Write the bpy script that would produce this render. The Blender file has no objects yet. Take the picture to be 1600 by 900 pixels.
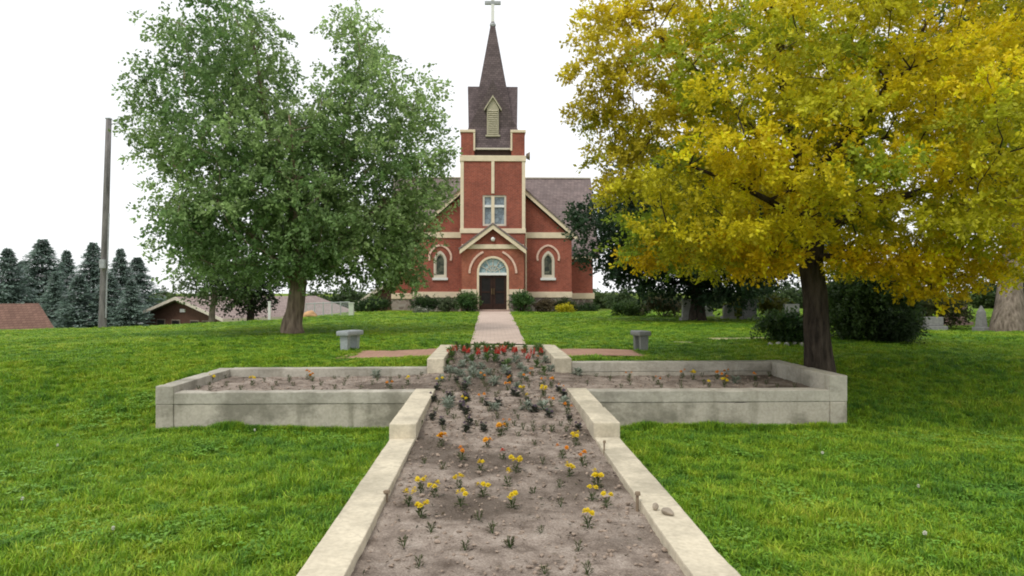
import bpy, bmesh, math, random
import numpy as np
from mathutils import Vector, Matrix, noise as mnoise

random.seed(11)
rng = np.random.default_rng(11)
R = math.radians
scene = bpy.context.scene
COL = scene.collection

# ------------------------------------------------------------------ camera
CZ = 1.9                      # camera height over the lawn in front of the planter
FPX = 1150.0                  # focal length in pixels of a 1600 wide picture
cam_d = bpy.data.cameras.new('camera')
cam_d.sensor_width = 36.0
cam_d.lens = FPX / 1600 * 36
cam_d.clip_start = 0.05
cam_d.clip_end = 6000
cam = bpy.data.objects.new('camera', cam_d)
COL.objects.link(cam)
cam.location = (0, 0, CZ)
cam.rotation_euler = (R(90 + 0.25), 0, R(-1.69))
scene.camera = cam
CAMR = cam.rotation_euler.to_matrix()

# ------------------------------------------------------------------ sky and sun
SUN_EL, SUN_AZ = 58.0, 215.0          # high, behind the camera, a little to the left
world = bpy.data.worlds.new('World')
scene.world = world
world.use_nodes = True
wn, wl = world.node_tree.nodes, world.node_tree.links
wn.clear()
sky = wn.new('ShaderNodeTexSky')
sky.sky_type = 'NISHITA'
sky.sun_disc = False
sky.sun_elevation = R(SUN_EL)
sky.sun_rotation = R(SUN_AZ)
sky_s = wn.new('ShaderNodeVectorMath'); sky_s.operation = 'SCALE'; sky_s.inputs['Scale'].default_value = 0.10
wmix = wn.new('ShaderNodeMix'); wmix.data_type = 'RGBA'
wmix.inputs[0].default_value = 0.90      # an even, white overcast
wmix.inputs[7].default_value = (1.22, 1.23, 1.25, 1)
wbg = wn.new('ShaderNodeBackground'); wbg.inputs['Strength'].default_value = 0.91
wout = wn.new('ShaderNodeOutputWorld')
wl.new(sky.outputs[0], sky_s.inputs[0]); wl.new(sky_s.outputs[0], wmix.inputs[6])
wl.new(wmix.outputs[2], wbg.inputs['Color']); wl.new(wbg.outputs[0], wout.inputs['Surface'])

sun_d = bpy.data.lights.new('sun', 'SUN')
sun_d.energy = 1.5
sun_d.angle = R(16)
sun_d.color = (1.0, 0.96, 0.88)
sun = bpy.data.objects.new('sun', sun_d)
COL.objects.link(sun)
az = R(SUN_AZ)
sdir = Vector((math.sin(az) * math.cos(R(SUN_EL)), math.cos(az) * math.cos(R(SUN_EL)), math.sin(R(SUN_EL))))
sun.rotation_euler = (-sdir).to_track_quat('-Z', 'Y').to_euler()
sun.location = (0, -20, 40)

vs = scene.view_settings
vs.view_transform = 'Standard'; vs.look = 'None'; vs.exposure = 0.14; vs.gamma = 1.0; vs.use_curve_mapping = False
scene.cycles.max_bounces = 6
scene.cycles.diffuse_bounces = 3
scene.cycles.glossy_bounces = 2
scene.cycles.transmission_bounces = 4
scene.cycles.use_denoising = True
scene.cycles.pixel_filter_type = 'BLACKMAN_HARRIS'
scene.cycles.filter_width = 1.9


def P(x, y, D):
    """the point at depth D (world Y) seen at pixel x, y of the 1600 x 900 photograph"""
    r = CAMR @ Vector(((x - 800) / FPX, (450 - y) / FPX, -1))
    return Vector((0, 0, CZ)) + r * (D / r.y)

# ------------------------------------------------------------------ helpers
def tag(o, label=None, cat=None, group=None, kind=None):
    for k, v in (('label', label), ('category', cat), ('group', group), ('kind', kind)):
        if v: o[k] = v
    return o

def empty(name, loc=(0, 0, 0), rz=0.0, label=None, cat=None, group=None):
    o = bpy.data.objects.new(name, None)
    o.empty_display_size = 0.2
    COL.objects.link(o)
    o.location = loc; o.rotation_euler = (0, 0, rz)
    return tag(o, label, cat, group)

def link(name, me, mat=None, parent=None, smooth=False):
    if isinstance(me, bmesh.types.BMesh):
        m = bpy.data.meshes.new(name); me.to_mesh(m); me.free(); me = m
    if mat is not None and len(me.materials) == 0: me.materials.append(mat)
    if smooth: me.polygons.foreach_set('use_smooth', np.ones(len(me.polygons), dtype=bool))
    o = bpy.data.objects.new(name, me)
    COL.objects.link(o)
    if parent is not None: o.parent = parent
    return o

def copy_tree(o, parent=None):
    c = o.copy(); COL.objects.link(c)
    if parent is not None: c.parent = parent
    for ch in list(o.children): copy_tree(ch, c)
    return c

def bx(bm, x0, x1, y0, y1, z0, z1):
    v = [bm.verts.new(p) for p in ((x0, y0, z0), (x1, y0, z0), (x1, y1, z0), (x0, y1, z0), (x0, y0, z1), (x1, y0, z1), (x1, y1, z1), (x0, y1, z1))]
    for f in ((3, 2, 1, 0), (4, 5, 6, 7), (0, 1, 5, 4), (1, 2, 6, 5), (2, 3, 7, 6), (3, 0, 4, 7)):
        bm.faces.new([v[i] for i in f])

def box(x0, x1, y0, y1, z0, z1, bev=0.0):
    bm = bmesh.new(); bx(bm, x0, x1, y0, y1, z0, z1)
    if bev: bmesh.ops.bevel(bm, geom=bm.edges[:], offset=bev, segments=2, affect='EDGES', profile=0.6)
    return bm

def poly_mesh(verts, faces, name='mesh'):
    m = bpy.data.meshes.new(name); m.from_pydata([tuple(v) for v in verts], [], faces); m.update(); return m

def hull(pts):
    bm = bmesh.new()
    for p in pts: bm.verts.new(p)
    bmesh.ops.convex_hull(bm, input=bm.verts[:])
    bmesh.ops.recalc_face_normals(bm, faces=bm.faces[:])
    return bm

def plate(outer, holes, t, y0=0.0):
    """an upright plate in the XZ plane with openings; front at y0, thickness t going back (+Y)"""
    cu = bpy.data.curves.new('plate', 'CURVE'); cu.dimensions = '2D'; cu.fill_mode = 'BOTH'; cu.extrude = t / 2
    for ring in [outer] + list(holes):
        s = cu.splines.new('POLY'); s.points.add(len(ring) - 1); s.use_cyclic_u = True
        for p, q in zip(s.points, ring): p.co = (q[0], q[1], 0, 1)
    ob = bpy.data.objects.new('plate', cu)
    me = bpy.data.meshes.new_from_object(ob)
    bpy.data.objects.remove(ob); bpy.data.curves.remove(cu)
    me.materials.clear()
    me.transform(Matrix.Translation((0, y0 + t / 2, 0)) @ Matrix.Rotation(R(90), 4, 'X'))
    return me

class Geo:
    """collects tapered tubes and quads in lists"""
    def __init__(s): s.v = []; s.f = []
    def tube(s, pts, rad, n=6, cap=True):
        base = len(s.v); pts = [Vector(p) for p in pts]
        for i, p in enumerate(pts):
            d = (pts[min(i + 1, len(pts) - 1)] - pts[max(i - 1, 0)])
            if d.length < 1e-6: d = Vector((0, 0, 1))
            d.normalize()
            a = d.cross(Vector((0, 1, 0)) if abs(d.y) < 0.9 else Vector((1, 0, 0))).normalized(); b = d.cross(a)
            for k in range(n):
                t = 2 * math.pi * k / n
                s.v.append(p + (a * math.cos(t) + b * math.sin(t)) * rad[i])
        for i in range(len(pts) - 1):
            for k in range(n):
                k2 = (k + 1) % n
                s.f.append((base + i * n + k, base + i * n + k2, base + (i + 1) * n + k2, base + (i + 1) * n + k))
        if cap:
            s.f.append(tuple(base + k for k in range(n))[::-1])
            s.f.append(tuple(base + (len(pts) - 1) * n + k for k in range(n)))
    def quad(s, *p):
        b = len(s.v); s.v += [Vector(q) for q in p]; s.f.append(tuple(range(b, b + len(p))))
    def mesh(s, name='mesh'): return poly_mesh(s.v, s.f, name)

def quads_mesh(verts, nper=4, cols=None, name='leaves'):
    """verts (N*nper, 3) -> N separate polygons; cols (N, 3) albedo of each leaf"""
    n = len(verts) // nper
    me = bpy.data.meshes.new(name)
    me.vertices.add(n * nper); me.vertices.foreach_set('co', np.ascontiguousarray(verts, dtype=np.float32).ravel())
    me.loops.add(n * nper); me.loops.foreach_set('vertex_index', np.arange(n * nper, dtype=np.int32))
    me.polygons.add(n); me.polygons.foreach_set('loop_start', np.arange(0, n * nper, nper, dtype=np.int32))
    me.update(calc_edges=True)
    if cols is not None:
        at = me.attributes.new('leafcol', 'FLOAT_COLOR', 'POINT')
        c = np.ones((n * nper, 4), dtype=np.float32); c[:, :3] = np.repeat(cols, nper, axis=0)
        at.data.foreach_set('color', c.ravel())
    return me

# ------------------------------------------------------------------ materials
class M:
    def __init__(s, name, rough=0.8, spec=0.25):
        s.m = bpy.data.materials.new(name); s.m.use_nodes = True
        s.t = s.m.node_tree; s.n = s.t.nodes; s.l = s.t.links
        s.b = s.n['Principled BSDF']; s.b.inputs['Roughness'].default_value = rough
        s.b.inputs['Specular IOR Level'].default_value = spec
        s.tc = s.n.new('ShaderNodeTexCoord'); s.co = s.tc.outputs['Object']
    def pos(s):
        g = s.n.new('ShaderNodeNewGeometry'); s.co = g.outputs['Position']; return s
    def mapping(s, sc=(1, 1, 1), rot=(0, 0, 0)):
        m = s.n.new('ShaderNodeMapping'); m.inputs['Scale'].default_value = sc; m.inputs['Rotation'].default_value = rot
        s.l.new(s.co, m.inputs[0]); return m.outputs[0]
    def noise(s, scale, detail=4, co=None, rough=0.55):
        n = s.n.new('ShaderNodeTexNoise'); n.inputs['Scale'].default_value = scale; n.inputs['Detail'].default_value = detail
        n.inputs['Roughness'].default_value = rough
        s.l.new(co if co is not None else s.co, n.inputs['Vector']); return n.outputs['Fac']
    def voro(s, scale, co=None, feat='F1', out='Distance'):
        n = s.n.new('ShaderNodeTexVoronoi'); n.feature = feat; n.inputs['Scale'].default_value = scale
        s.l.new(co if co is not None else s.co, n.inputs['Vector']); return n.outputs[out]
    def ramp(s, fac, stops):
        r = s.n.new('ShaderNodeValToRGB'); e = r.color_ramp.elements
        while len(e) < len(stops): e.new(0.5)
        for i, (p, c) in enumerate(stops): e[i].position = p; e[i].color = (*c, 1) if len(c) == 3 else c
        s.l.new(fac, r.inputs[0]); return r.outputs[0]
    def mix(s, fac, a, b, mode='MIX'):
        m = s.n.new('ShaderNodeMix'); m.data_type = 'RGBA'; m.blend_type = mode
        for sock, v in ((m.inputs[0], fac), (m.inputs[6], a), (m.inputs[7], b)):
            if isinstance(v, (int, float)): sock.default_value = v
            elif isinstance(v, tuple): sock.default_value = (*v, 1)
            else: s.l.new(v, sock)
        return m.outputs[2]
    def math(s, op, a, b=0.0):
        m = s.n.new('ShaderNodeMath'); m.operation = op
        for sock, v in ((m.inputs[0], a), (m.inputs[1], b)):
            if isinstance(v, (int, float)): sock.default_value = v
            else: s.l.new(v, sock)
        return m.outputs[0]
    def color(s, c):
        if isinstance(c, tuple): s.b.inputs['Base Color'].default_value = (*c, 1)
        else: s.l.new(c, s.b.inputs['Base Color'])
        return s
    def bump(s, h, strength=0.3, dist=0.02):
        b = s.n.new('ShaderNodeBump'); b.inputs['Strength'].default_value = strength; b.inputs['Distance'].default_value = dist
        s.l.new(h, b.inputs['Height']); s.l.new(b.outputs[0], s.b.inputs['Normal']); return s

def plain(name, c, var=0.25, scale=6.0, rough=0.75, spec=0.25, bump=0.0):
    m = M(name, rough, spec)
    n = m.noise(scale, 5)
    m.color(m.ramp(n, [(0.25, tuple(x * (1 - var) for x in c)), (0.75, tuple(min(1, x * (1 + var)) for x in c))]))
    if bump: m.bump(m.noise(scale * 6, 3), bump, 0.01)
    return m.m

def concrete(name, base, stain, streak=0.5):
    m = M(name, 0.85, 0.2).pos()
    n1 = m.noise(2.2, 6); n2 = m.noise(28, 4); n3 = m.noise(1.0, 5, m.mapping((5.5, 5.5, 0.9)))
    c = m.ramp(n1, [(0.3, tuple(x * 0.86 for x in base)), (0.7, tuple(x * 1.1 for x in base))])
    c = m.mix(m.ramp(n3, [(0.5, (0, 0, 0)), (0.72, (streak,) * 3)]), c, stain)
    c = m.mix(0.5, c, m.ramp(n2, [(0.3, (0.62, 0.6, 0.57)), (0.65, (1.0, 1.0, 1.0))]), 'MULTIPLY')
    dirt = m.noise(0.55, 6, m.mapping((2.2, 2.2, 3.5)), 0.7)
    c = m.mix(m.ramp(dirt, [(0.47, (0, 0, 0)), (0.62, (0.75 * streak + .12,) * 3)]), c, tuple(x * 0.62 for x in stain))
    wob = m.n.new('ShaderNodeTexNoise'); wob.inputs['Scale'].default_value = 3.0; m.l.new(m.co, wob.inputs['Vector'])
    va = m.n.new('ShaderNodeVectorMath'); va.operation = 'ADD'; m.l.new(m.co, va.inputs[0]); m.l.new(wob.outputs['Color'], va.inputs[1])
    crack = m.ramp(m.voro(0.62, va.outputs[0], 'DISTANCE_TO_EDGE'), [(0.0, (0.22, 0.22, 0.22)), (0.005, (0, 0, 0))])
    c = m.mix(crack, c, tuple(x * 0.45 for x in stain))
    pit = m.ramp(m.voro(42), [(0.0, (0.45, 0.42, 0.38)), (0.12, (1, 1, 1))])
    c = m.mix(0.35, c, pit, 'MULTIPLY')
    m.color(c); m.bump(m.noise(60, 4), 0.35, 0.006)
    return m.m

MAT = {}
MAT['curb'] = concrete('curb_concrete', (0.66, 0.59, 0.45), (0.40, 0.36, 0.27), 0.5)
MAT['wall'] = concrete('wall_concrete', (0.49, 0.45, 0.375), (0.24, 0.225, 0.17), 0.8)
MAT['capc'] = concrete('cap_concrete', (0.48, 0.45, 0.38), (0.28, 0.26, 0.205), 0.65)

def soil_mat():
    m = M('soil', 0.95, 0.1).pos()
    big = m.noise(0.9, 5); mid = m.noise(5.5, 6); fine = m.noise(70, 4)
    c = m.ramp(mid, [(0.28, (0.16, 0.125, 0.10)), (0.5, (0.345, 0.285, 0.238)), (0.72, (0.475, 0.405, 0.345))])
    c = m.mix(m.ramp(big, [(0.48, (0, 0, 0)), (0.62, (0.8,) * 3)]), c, (0.12, 0.095, 0.075))
    c = m.mix(0.6, c, m.ramp(fine, [(0.32, (0.38, 0.35, 0.33)), (0.68, (1.15, 1.15, 1.15))]), 'MULTIPLY')
    m.color(c); m.bump(m.math('ADD', m.noise(22, 5), m.noise(90, 3)), 0.8, 0.02)
    return m.m
MAT['soil'] = soil_mat()
MAT['clod'] = plain('soil_clod', (0.30, 0.235, 0.185), 0.45, 20, 0.95, 0.1)

def grass_ground():
    m = M('lawn_ground', 0.95, 0.05).pos()
    a = m.noise(0.35, 4); b = m.noise(2.2, 5); c3 = m.noise(38, 3)
    c = m.ramp(a, [(0.32, (0.10, 0.165, 0.018)), (0.5, (0.16, 0.22, 0.022)), (0.68, (0.25, 0.27, 0.038))])
    c = m.mix(0.5, c, m.ramp(b, [(0.35, (0.075, 0.15, 0.014)), (0.65, (0.20, 0.29, 0.03))]))
    c = m.mix(0.55, c, m.ramp(c3, [(0.3, (0.45, 0.5, 0.4)), (0.7, (1.15, 1.15, 1.0))]), 'MULTIPLY')
    m.color(c); m.bump(c3, 0.7, 0.03)
    return m.m
MAT['ground'] = grass_ground()

def blade_mat(name, tints):
    m = M(name, 0.55, 0.25).pos()
    a = m.noise(0.5, 3); b = m.noise(2.6, 4)
    oi = m.n.new('ShaderNodeObjectInfo'); rnd = oi.outputs['Random']
    f = m.math('ADD', m.math('MULTIPLY', a, 0.45), m.math('ADD', m.math('MULTIPLY', b, 0.4), m.math('MULTIPLY', rnd, 0.22)))
    c = m.ramp(f, tints)
    hs = m.n.new('ShaderNodeAttribute'); hs.attribute_name = 'bladecol'
    c = m.mix(1.0, c, hs.outputs['Color'], 'MULTIPLY')
    m.color(c)
    tr = m.n.new('ShaderNodeBsdfTranslucent'); m.l.new(c, tr.inputs['Color'])
    mx = m.n.new('ShaderNodeMixShader'); mx.inputs[0].default_value = 0.3
    m.l.new(m.b.outputs[0], mx.inputs[1]); m.l.new(tr.outputs[0], mx.inputs[2])
    m.l.new(mx.outputs[0], m.n['Material Output'].inputs['Surface'])
    return m.m
MAT['blade'] = blade_mat('grass_blade', [(0.40, (0.100, 0.245, 0.034)), (0.50, (0.190, 0.365, 0.030)), (0.61, (0.300, 0.460, 0.032)), (0.74, (0.430, 0.510, 0.055))])
MAT['clover'] = blade_mat('clover_leaf', [(0.3, (0.12, 0.29, 0.035)), (0.55, (0.20, 0.39, 0.05)), (0.8, (0.29, 0.46, 0.09))])

def leaf_mat(name, trans=0.42, rough=0.5):
    m = M(name, rough, 0.3)
    at = m.n.new('ShaderNodeAttribute'); at.attribute_name = 'leafcol'
    m.color(at.outputs['Color'])
    tr = m.n.new('ShaderNodeBsdfTranslucent'); m.l.new(at.outputs['Color'], tr.inputs['Color'])
    mx = m.n.new('ShaderNodeMixShader'); mx.inputs[0].default_value = trans
    m.l.new(m.b.outputs[0], mx.inputs[1]); m.l.new(tr.outputs[0], mx.inputs[2])
    m.l.new(mx.outputs[0], m.n['Material Output'].inputs['Surface'])
    return m.m
MAT['leaf'] = leaf_mat('leaf')
MAT['needle'] = leaf_mat('needle', 0.35, 0.8)
MAT['petal'] = leaf_mat('petal', 0.3, 0.6)

def bark_mat(name, dark, light, sc=1.0):
    m = M(name, 0.95, 0.1)
    st = m.mapping((9 * sc, 9 * sc, 1.6 * sc))
    n = m.noise(1.4, 6, st, 0.65); v = m.voro(1.1, st)
    c = m.ramp(n, [(0.32, dark), (0.68, light)])
    c = m.mix(0.6, c, m.ramp(v, [(0.1, (0.45, 0.42, 0.4)), (0.5, (1.1, 1.1, 1.1))]), 'MULTIPLY')
    m.color(c); m.bump(m.math('ADD', n, v), 0.9, 0.05)
    return m.m
MAT['bark_dark'] = bark_mat('bark_dark', (0.018, 0.014, 0.012), (0.095, 0.075, 0.060))
MAT['bark_grey'] = bark_mat('bark_grey', (0.10, 0.08, 0.06), (0.30, 0.25, 0.20))
MAT['bark_pale'] = bark_mat('bark_pale', (0.14, 0.10, 0.075), (0.36, 0.28, 0.21))

def brick_mat(name, c1, c2, mortar):
    m = M(name, 0.85, 0.2)
    sx = m.n.new('ShaderNodeSeparateXYZ'); m.l.new(m.co, sx.inputs[0])
    cx = m.n.new('ShaderNodeCombineXYZ'); m.l.new(m.math('ADD', sx.outputs[0], sx.outputs[1]), cx.inputs[0]); m.l.new(sx.outputs[2], cx.inputs[1])
    b = m.n.new('ShaderNodeTexBrick'); m.l.new(cx.outputs[0], b.inputs['Vector'])
    b.inputs['Color1'].default_value = (*c1, 1); b.inputs['Color2'].default_value = (*c2, 1); b.inputs['Mortar'].default_value = (*mortar, 1)
    b.inputs['Scale'].default_value = 1.0; b.inputs['Brick Width'].default_value = 0.22; b.inputs['Row Height'].default_value = 0.075
    b.inputs['Mortar Size'].default_value = 0.008; b.inputs['Bias'].default_value = -0.2
    n = m.noise(0.9, 5); n2 = m.noise(7, 4)
    c = m.mix(0.55, b.outputs['Color'], m.ramp(n, [(0.3, (0.5, 0.48, 0.5)), (0.7, (1.2, 1.15, 1.12))]), 'MULTIPLY')
    c = m.mix(0.45, c, m.ramp(n2, [(0.35, (0.6, 0.58, 0.56)), (0.65, (1.1, 1.1, 1.1))]), 'MULTIPLY')
    m.color(c); m.bump(b.outputs['Fac'], -0.25, 0.01)
    return m.m
MAT['brick'] = brick_mat('red_brick', (0.37, 0.090, 0.056), (0.27, 0.066, 0.044), (0.34, 0.20, 0.155))
MAT['brick_porch'] = brick_mat('porch_brick', (0.40, 0.112, 0.062), (0.32, 0.086, 0.050), (0.35, 0.22, 0.165))
MAT['cream'] = plain('cream_paint', (0.74, 0.62, 0.45), 0.10, 3.0, 0.6, 0.3)
MAT['creamgrey'] = plain('cream_grey_trim', (0.62, 0.56, 0.46), 0.12, 3.0, 0.6, 0.3)
MAT['moulding'] = plain('painted_brick_moulding', (0.72, 0.50, 0.40), 0.2, 9.0, 0.7, 0.3)
MAT['white'] = plain('white_paint', (0.78, 0.77, 0.74), 0.06, 3.0, 0.5, 0.3)
MAT['dark'] = plain('dark_void', (0.02, 0.018, 0.016), 0.3, 3.0, 0.9, 0.1)
MAT['door'] = plain('dark_brown_door', (0.038, 0.020, 0.015), 0.3, 5.0, 0.55, 0.15)
MAT['louver'] = plain('tan_louver', (0.44, 0.40, 0.29), 0.15, 6.0, 0.7)
MAT['metal'] = plain('galvanised_metal', (0.35, 0.36, 0.37), 0.2, 8.0, 0.45, 0.5)
MAT['brass'] = plain('brass', (0.16, 0.11, 0.05), 0.2, 8.0, 0.5, 0.4)

def shingle_mat(name, c1, c2):
    m = M(name, 0.9, 0.2)
    sx = m.n.new('ShaderNodeSeparateXYZ'); m.l.new(m.co, sx.inputs[0])
    cx = m.n.new('ShaderNodeCombineXYZ'); m.l.new(m.math('ADD', sx.outputs[0], sx.outputs[1]), cx.inputs[0]); m.l.new(sx.outputs[2], cx.inputs[1])
    b = m.n.new('ShaderNodeTexBrick'); m.l.new(cx.outputs[0], b.inputs['Vector'])
    b.inputs['Color1'].default_value = (*c1, 1); b.inputs['Color2'].default_value = (*c2, 1); b.inputs['Mortar'].default_value = (*[x * 0.5 for x in c2], 1)
    b.inputs['Scale'].default_value = 1.0; b.inputs['Brick Width'].default_value = 0.24; b.inputs['Row Height'].default_value = 0.13
    b.inputs['Mortar Size'].default_value = 0.009
    n = m.noise(1.5, 5)
    c = m.mix(0.5, b.outputs['Color'], m.ramp(n, [(0.3, (0.72, 0.7, 0.7)), (0.7, (1.15, 1.15, 1.15))]), 'MULTIPLY')
    m.color(c); m.bump(b.outputs['Fac'], -0.4, 0.015)
    return m.m
MAT['spire'] = shingle_mat('spire_shingles', (0.165, 0.128, 0.128), (0.108, 0.084, 0.085))
MAT['roof'] = shingle_mat('church_roof_shingles', (0.275, 0.215, 0.205), (0.20, 0.16, 0.155))
MAT['houseroof'] = shingle_mat('house_roof_shingles', (0.33, 0.26, 0.235), (0.27, 0.21, 0.19))
MAT['shedroof'] = shingle_mat('shed_roof_shingles', (0.25, 0.145, 0.11), (0.19, 0.11, 0.085))
MAT['housewall'] = plain('brown_siding', (0.115, 0.06, 0.042), 0.25, 4.0)
MAT['housestone'] = plain('tan_stone_wall', (0.25, 0.21, 0.16), 0.35, 3.0)

def stone_mat():
    m = M('fieldstone', 0.9, 0.2)
    v = m.voro(2.4, out='Color'); e = m.voro(2.4, feat='DISTANCE_TO_EDGE')
    bw = m.n.new('ShaderNodeRGBToBW'); m.l.new(v, bw.inputs[0])
    c = m.ramp(bw.outputs[0], [(0.2, (0.17, 0.135, 0.115)), (0.5, (0.27, 0.225, 0.195)), (0.8, (0.36, 0.31, 0.27))])
    c = m.mix(m.ramp(e, [(0.02, (1, 1, 1)), (0.06, (0, 0, 0))]), c, (0.36, 0.33, 0.29))
    m.color(c); m.bump(e, 0.6, 0.05)
    return m.m
MAT['stone'] = stone_mat()

def glass_mat(name, a, b, sc):
    m = M(name, 0.15, 0.6)
    v = m.voro(sc, out='Color'); bw = m.n.new('ShaderNodeRGBToBW'); m.l.new(v, bw.inputs[0])
    e = m.voro(sc, feat='DISTANCE_TO_EDGE')
    c = m.ramp(bw.outputs[0], [(0.25, a), (0.75, b)])
    c = m.mix(m.ramp(e, [(0.01, (0.8,) * 3), (0.05, (0, 0, 0))]), c, (0.05, 0.05, 0.05))
    m.color(c); return m.m
MAT['fanglass'] = glass_mat('fanlight_glass', (0.16, 0.27, 0.30), (0.34, 0.46, 0.48), 5)
MAT['towerglass'] = glass_mat('tower_window_glass', (0.13, 0.17, 0.20), (0.27, 0.33, 0.37), 4)
MAT['archglass'] = glass_mat('leaded_glass', (0.05, 0.06, 0.05), (0.17, 0.17, 0.13), 6)
MAT['doorglass'] = plain('door_glass', (0.02, 0.018, 0.018), 0.3, 3.0, 0.3, 0.15)

def paver_mat(name, c1, c2):
    m = M(name, 0.9, 0.15).pos()
    b = m.n.new('ShaderNodeTexBrick'); m.l.new(m.co, b.inputs['Vector'])
    b.inputs['Color1'].default_value = (*c1, 1); b.inputs['Color2'].default_value = (*c2, 1); b.inputs['Mortar'].default_value = (*[x * 0.75 for x in c2], 1)
    b.inputs['Scale'].default_value = 1.0; b.inputs['Brick Width'].default_value = 0.2; b.inputs['Row Height'].default_value = 0.1
    b.inputs['Mortar Size'].default_value = 0.006
    c = m.mix(0.5, b.outputs['Color'], m.ramp(m.noise(2.0, 5), [(0.3, (0.75, 0.73, 0.72)), (0.7, (1.1, 1.1, 1.1))]), 'MULTIPLY')
    m.color(c); return m.m
MAT['path'] = paver_mat('path_pavers', (0.57, 0.46, 0.385), (0.50, 0.39, 0.325))
MAT['sidepath'] = paver_mat('side_path_pavers', (0.42, 0.255, 0.185), (0.35, 0.21, 0.15))
MAT['step'] = plain('step_concrete', (0.40, 0.285, 0.245), 0.15, 4.0)
MAT['granite'] = plain('pale_granite', (0.30, 0.325, 0.33), 0.25, 40.0, 0.35, 0.5)
MAT['granite_shaded'] = plain('shaded_granite', (0.19, 0.195, 0.19), 0.3, 40.0, 0.4, 0.5)  # granite darkened in colour for the tree shade over the right bench
MAT['grave_pale'] = plain('pale_marble', (0.42, 0.41, 0.39), 0.2, 6.0, 0.6)
MAT['grave_grey'] = plain('weathered_granite', (0.22, 0.22, 0.21), 0.25, 12.0, 0.6)
MAT['grave_pink'] = plain('red_granite', (0.26, 0.17, 0.145), 0.25, 12.0, 0.6)
MAT['pole'] = bark_mat('weathered_pole', (0.10, 0.095, 0.095), (0.27, 0.25, 0.24), 0.6)
MAT['wood'] = plain('weathered_stake', (0.23, 0.175, 0.12), 0.3, 14.0, 0.9)
MAT['rock'] = plain('rock', (0.32, 0.27, 0.21), 0.35, 6.0, 0.9, 0.2, 0.4)
MAT['orange_rock'] = plain('tan_boulder', (0.55, 0.33, 0.17), 0.25, 4.0, 0.9, 0.2, 0.4)
MAT['wire'] = plain('galvanised_wire', (0.40, 0.43, 0.41), 0.15, 10.0, 0.5, 0.4)
MAT['palepost'] = plain('pale_green_post', (0.55, 0.60, 0.48), 0.12, 5.0, 0.7)
MAT['stem'] = plain('plant_stem', (0.10, 0.16, 0.04), 0.3, 20.0, 0.7)
MAT['bare_dirt'] = plain('bare_sandy_patch', (0.40, 0.36, 0.20), 0.25, 4.0, 0.95, 0.05)

# ------------------------------------------------------------------ terrain
AX = 0.155                      # the planter's axis
WH, CW = 1.2, 0.26              # half width of the upright of the cross, width of a curb
XL, XR = 4.72, 4.85             # reach of the two arms
Y1, Y2, Y2b, Y3, Y3b, Y4 = 7.7, 10.2, 10.45, 12.35, 12.6, 15.6
YS = 1.2
H1, H2, H3, HL, HR = 1.53, 1.38, 1.13, 1.285, 1.195     # depth of the tops below the camera

def sst(t):
    t = np.clip(t, 0, 1); return t * t * (3 - 2 * t)

def gz(X, Y):
    X = np.asarray(X, float); Y = np.asarray(Y, float)
    h = np.interp(Y, [-20, 9.2, 10.2, 13.2, 16, 20, 44, 53, 75, 200, 3000], [2.0, 1.965, 1.955, 1.27, 1.15, 1.13, 1.22, 1.28, 3.6, 6.0, 8.0])
    h = h + 0.42 * sst((-X - 5) / 15) * sst((Y - 14) / 10)
    h = h + 2.6 * sst((Y - 30) / 15) * sst((-X - 8) / 10)
    h = h + 0.025 * np.sin(X * 0.9 + 1.3) * np.sin(Y * 0.7) + 0.015 * np.sin(X * 2.1 - Y * 1.3)
    return CZ - h

def g1(x, y): return float(gz(x, y))

def in_planter(X, Y, pad=0.0):
    x = np.abs(np.asarray(X) - AX)
    up = (x < WH - pad) & (Y > YS + pad) & (Y < Y4 - pad)
    arm = (np.asarray(X) - AX < XR - pad) & (AX - np.asarray(X) < XL - pad) & (Y > Y2 + pad) & (Y < Y3b - pad)
    return up | arm

def axis_vals(lo, hi, fine, coarse_to, extra):
    a = list(np.arange(lo, hi, fine)) + list(extra)
    g, st = hi, fine
    while g < coarse_to: st *= 1.18; g += st; a.append(g)
    g, st = lo, fine
    while g > -coarse_to: st *= 1.18; g -= st; a.append(g)
    a = sorted(a); out = [a[0]]
    for v in a[1:]:
        if v - out[-1] > 0.02: out.append(v)
    return np.array(out)

ex = []
for e, s in ((WH, -1), (WH, 1), (XL, -1), (XR, 1)):
    ex += [AX + s * (e - 0.07), AX + s * (e - 0.16)]
ey = [YS + .07, YS + .16, Y2 + .07, Y2 + .16, Y3b - .07, Y3b - .16, Y4 - .07, Y4 - .16]
gx = axis_vals(-14, 14, 0.3, 3000, ex); gy = axis_vals(-4, 48, 0.3, 3000, ey)
XX, YY = np.meshgrid(gx, gy)
ZZ = gz(XX, YY)
ZZ = ZZ - np.where(in_planter(XX, YY, 0.12), 0.75, 0)
nx, ny = len(gx), len(gy)
gv = np.stack([XX.ravel(), YY.ravel(), ZZ.ravel()], 1)
ii = np.arange(nx * ny).reshape(ny, nx)
gf = np.stack([ii[:-1, :-1].ravel(), ii[:-1, 1:].ravel(), ii[1:, 1:].ravel(), ii[1:, :-1].ravel()], 1)
gm = bpy.data.meshes.new('ground'); gm.from_pydata(gv.tolist(), [], gf.tolist())
ground = link('ground', gm, MAT['ground'], smooth=True); tag(ground, 'wide green lawn rising gently to the church', 'lawn', kind='structure')

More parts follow.
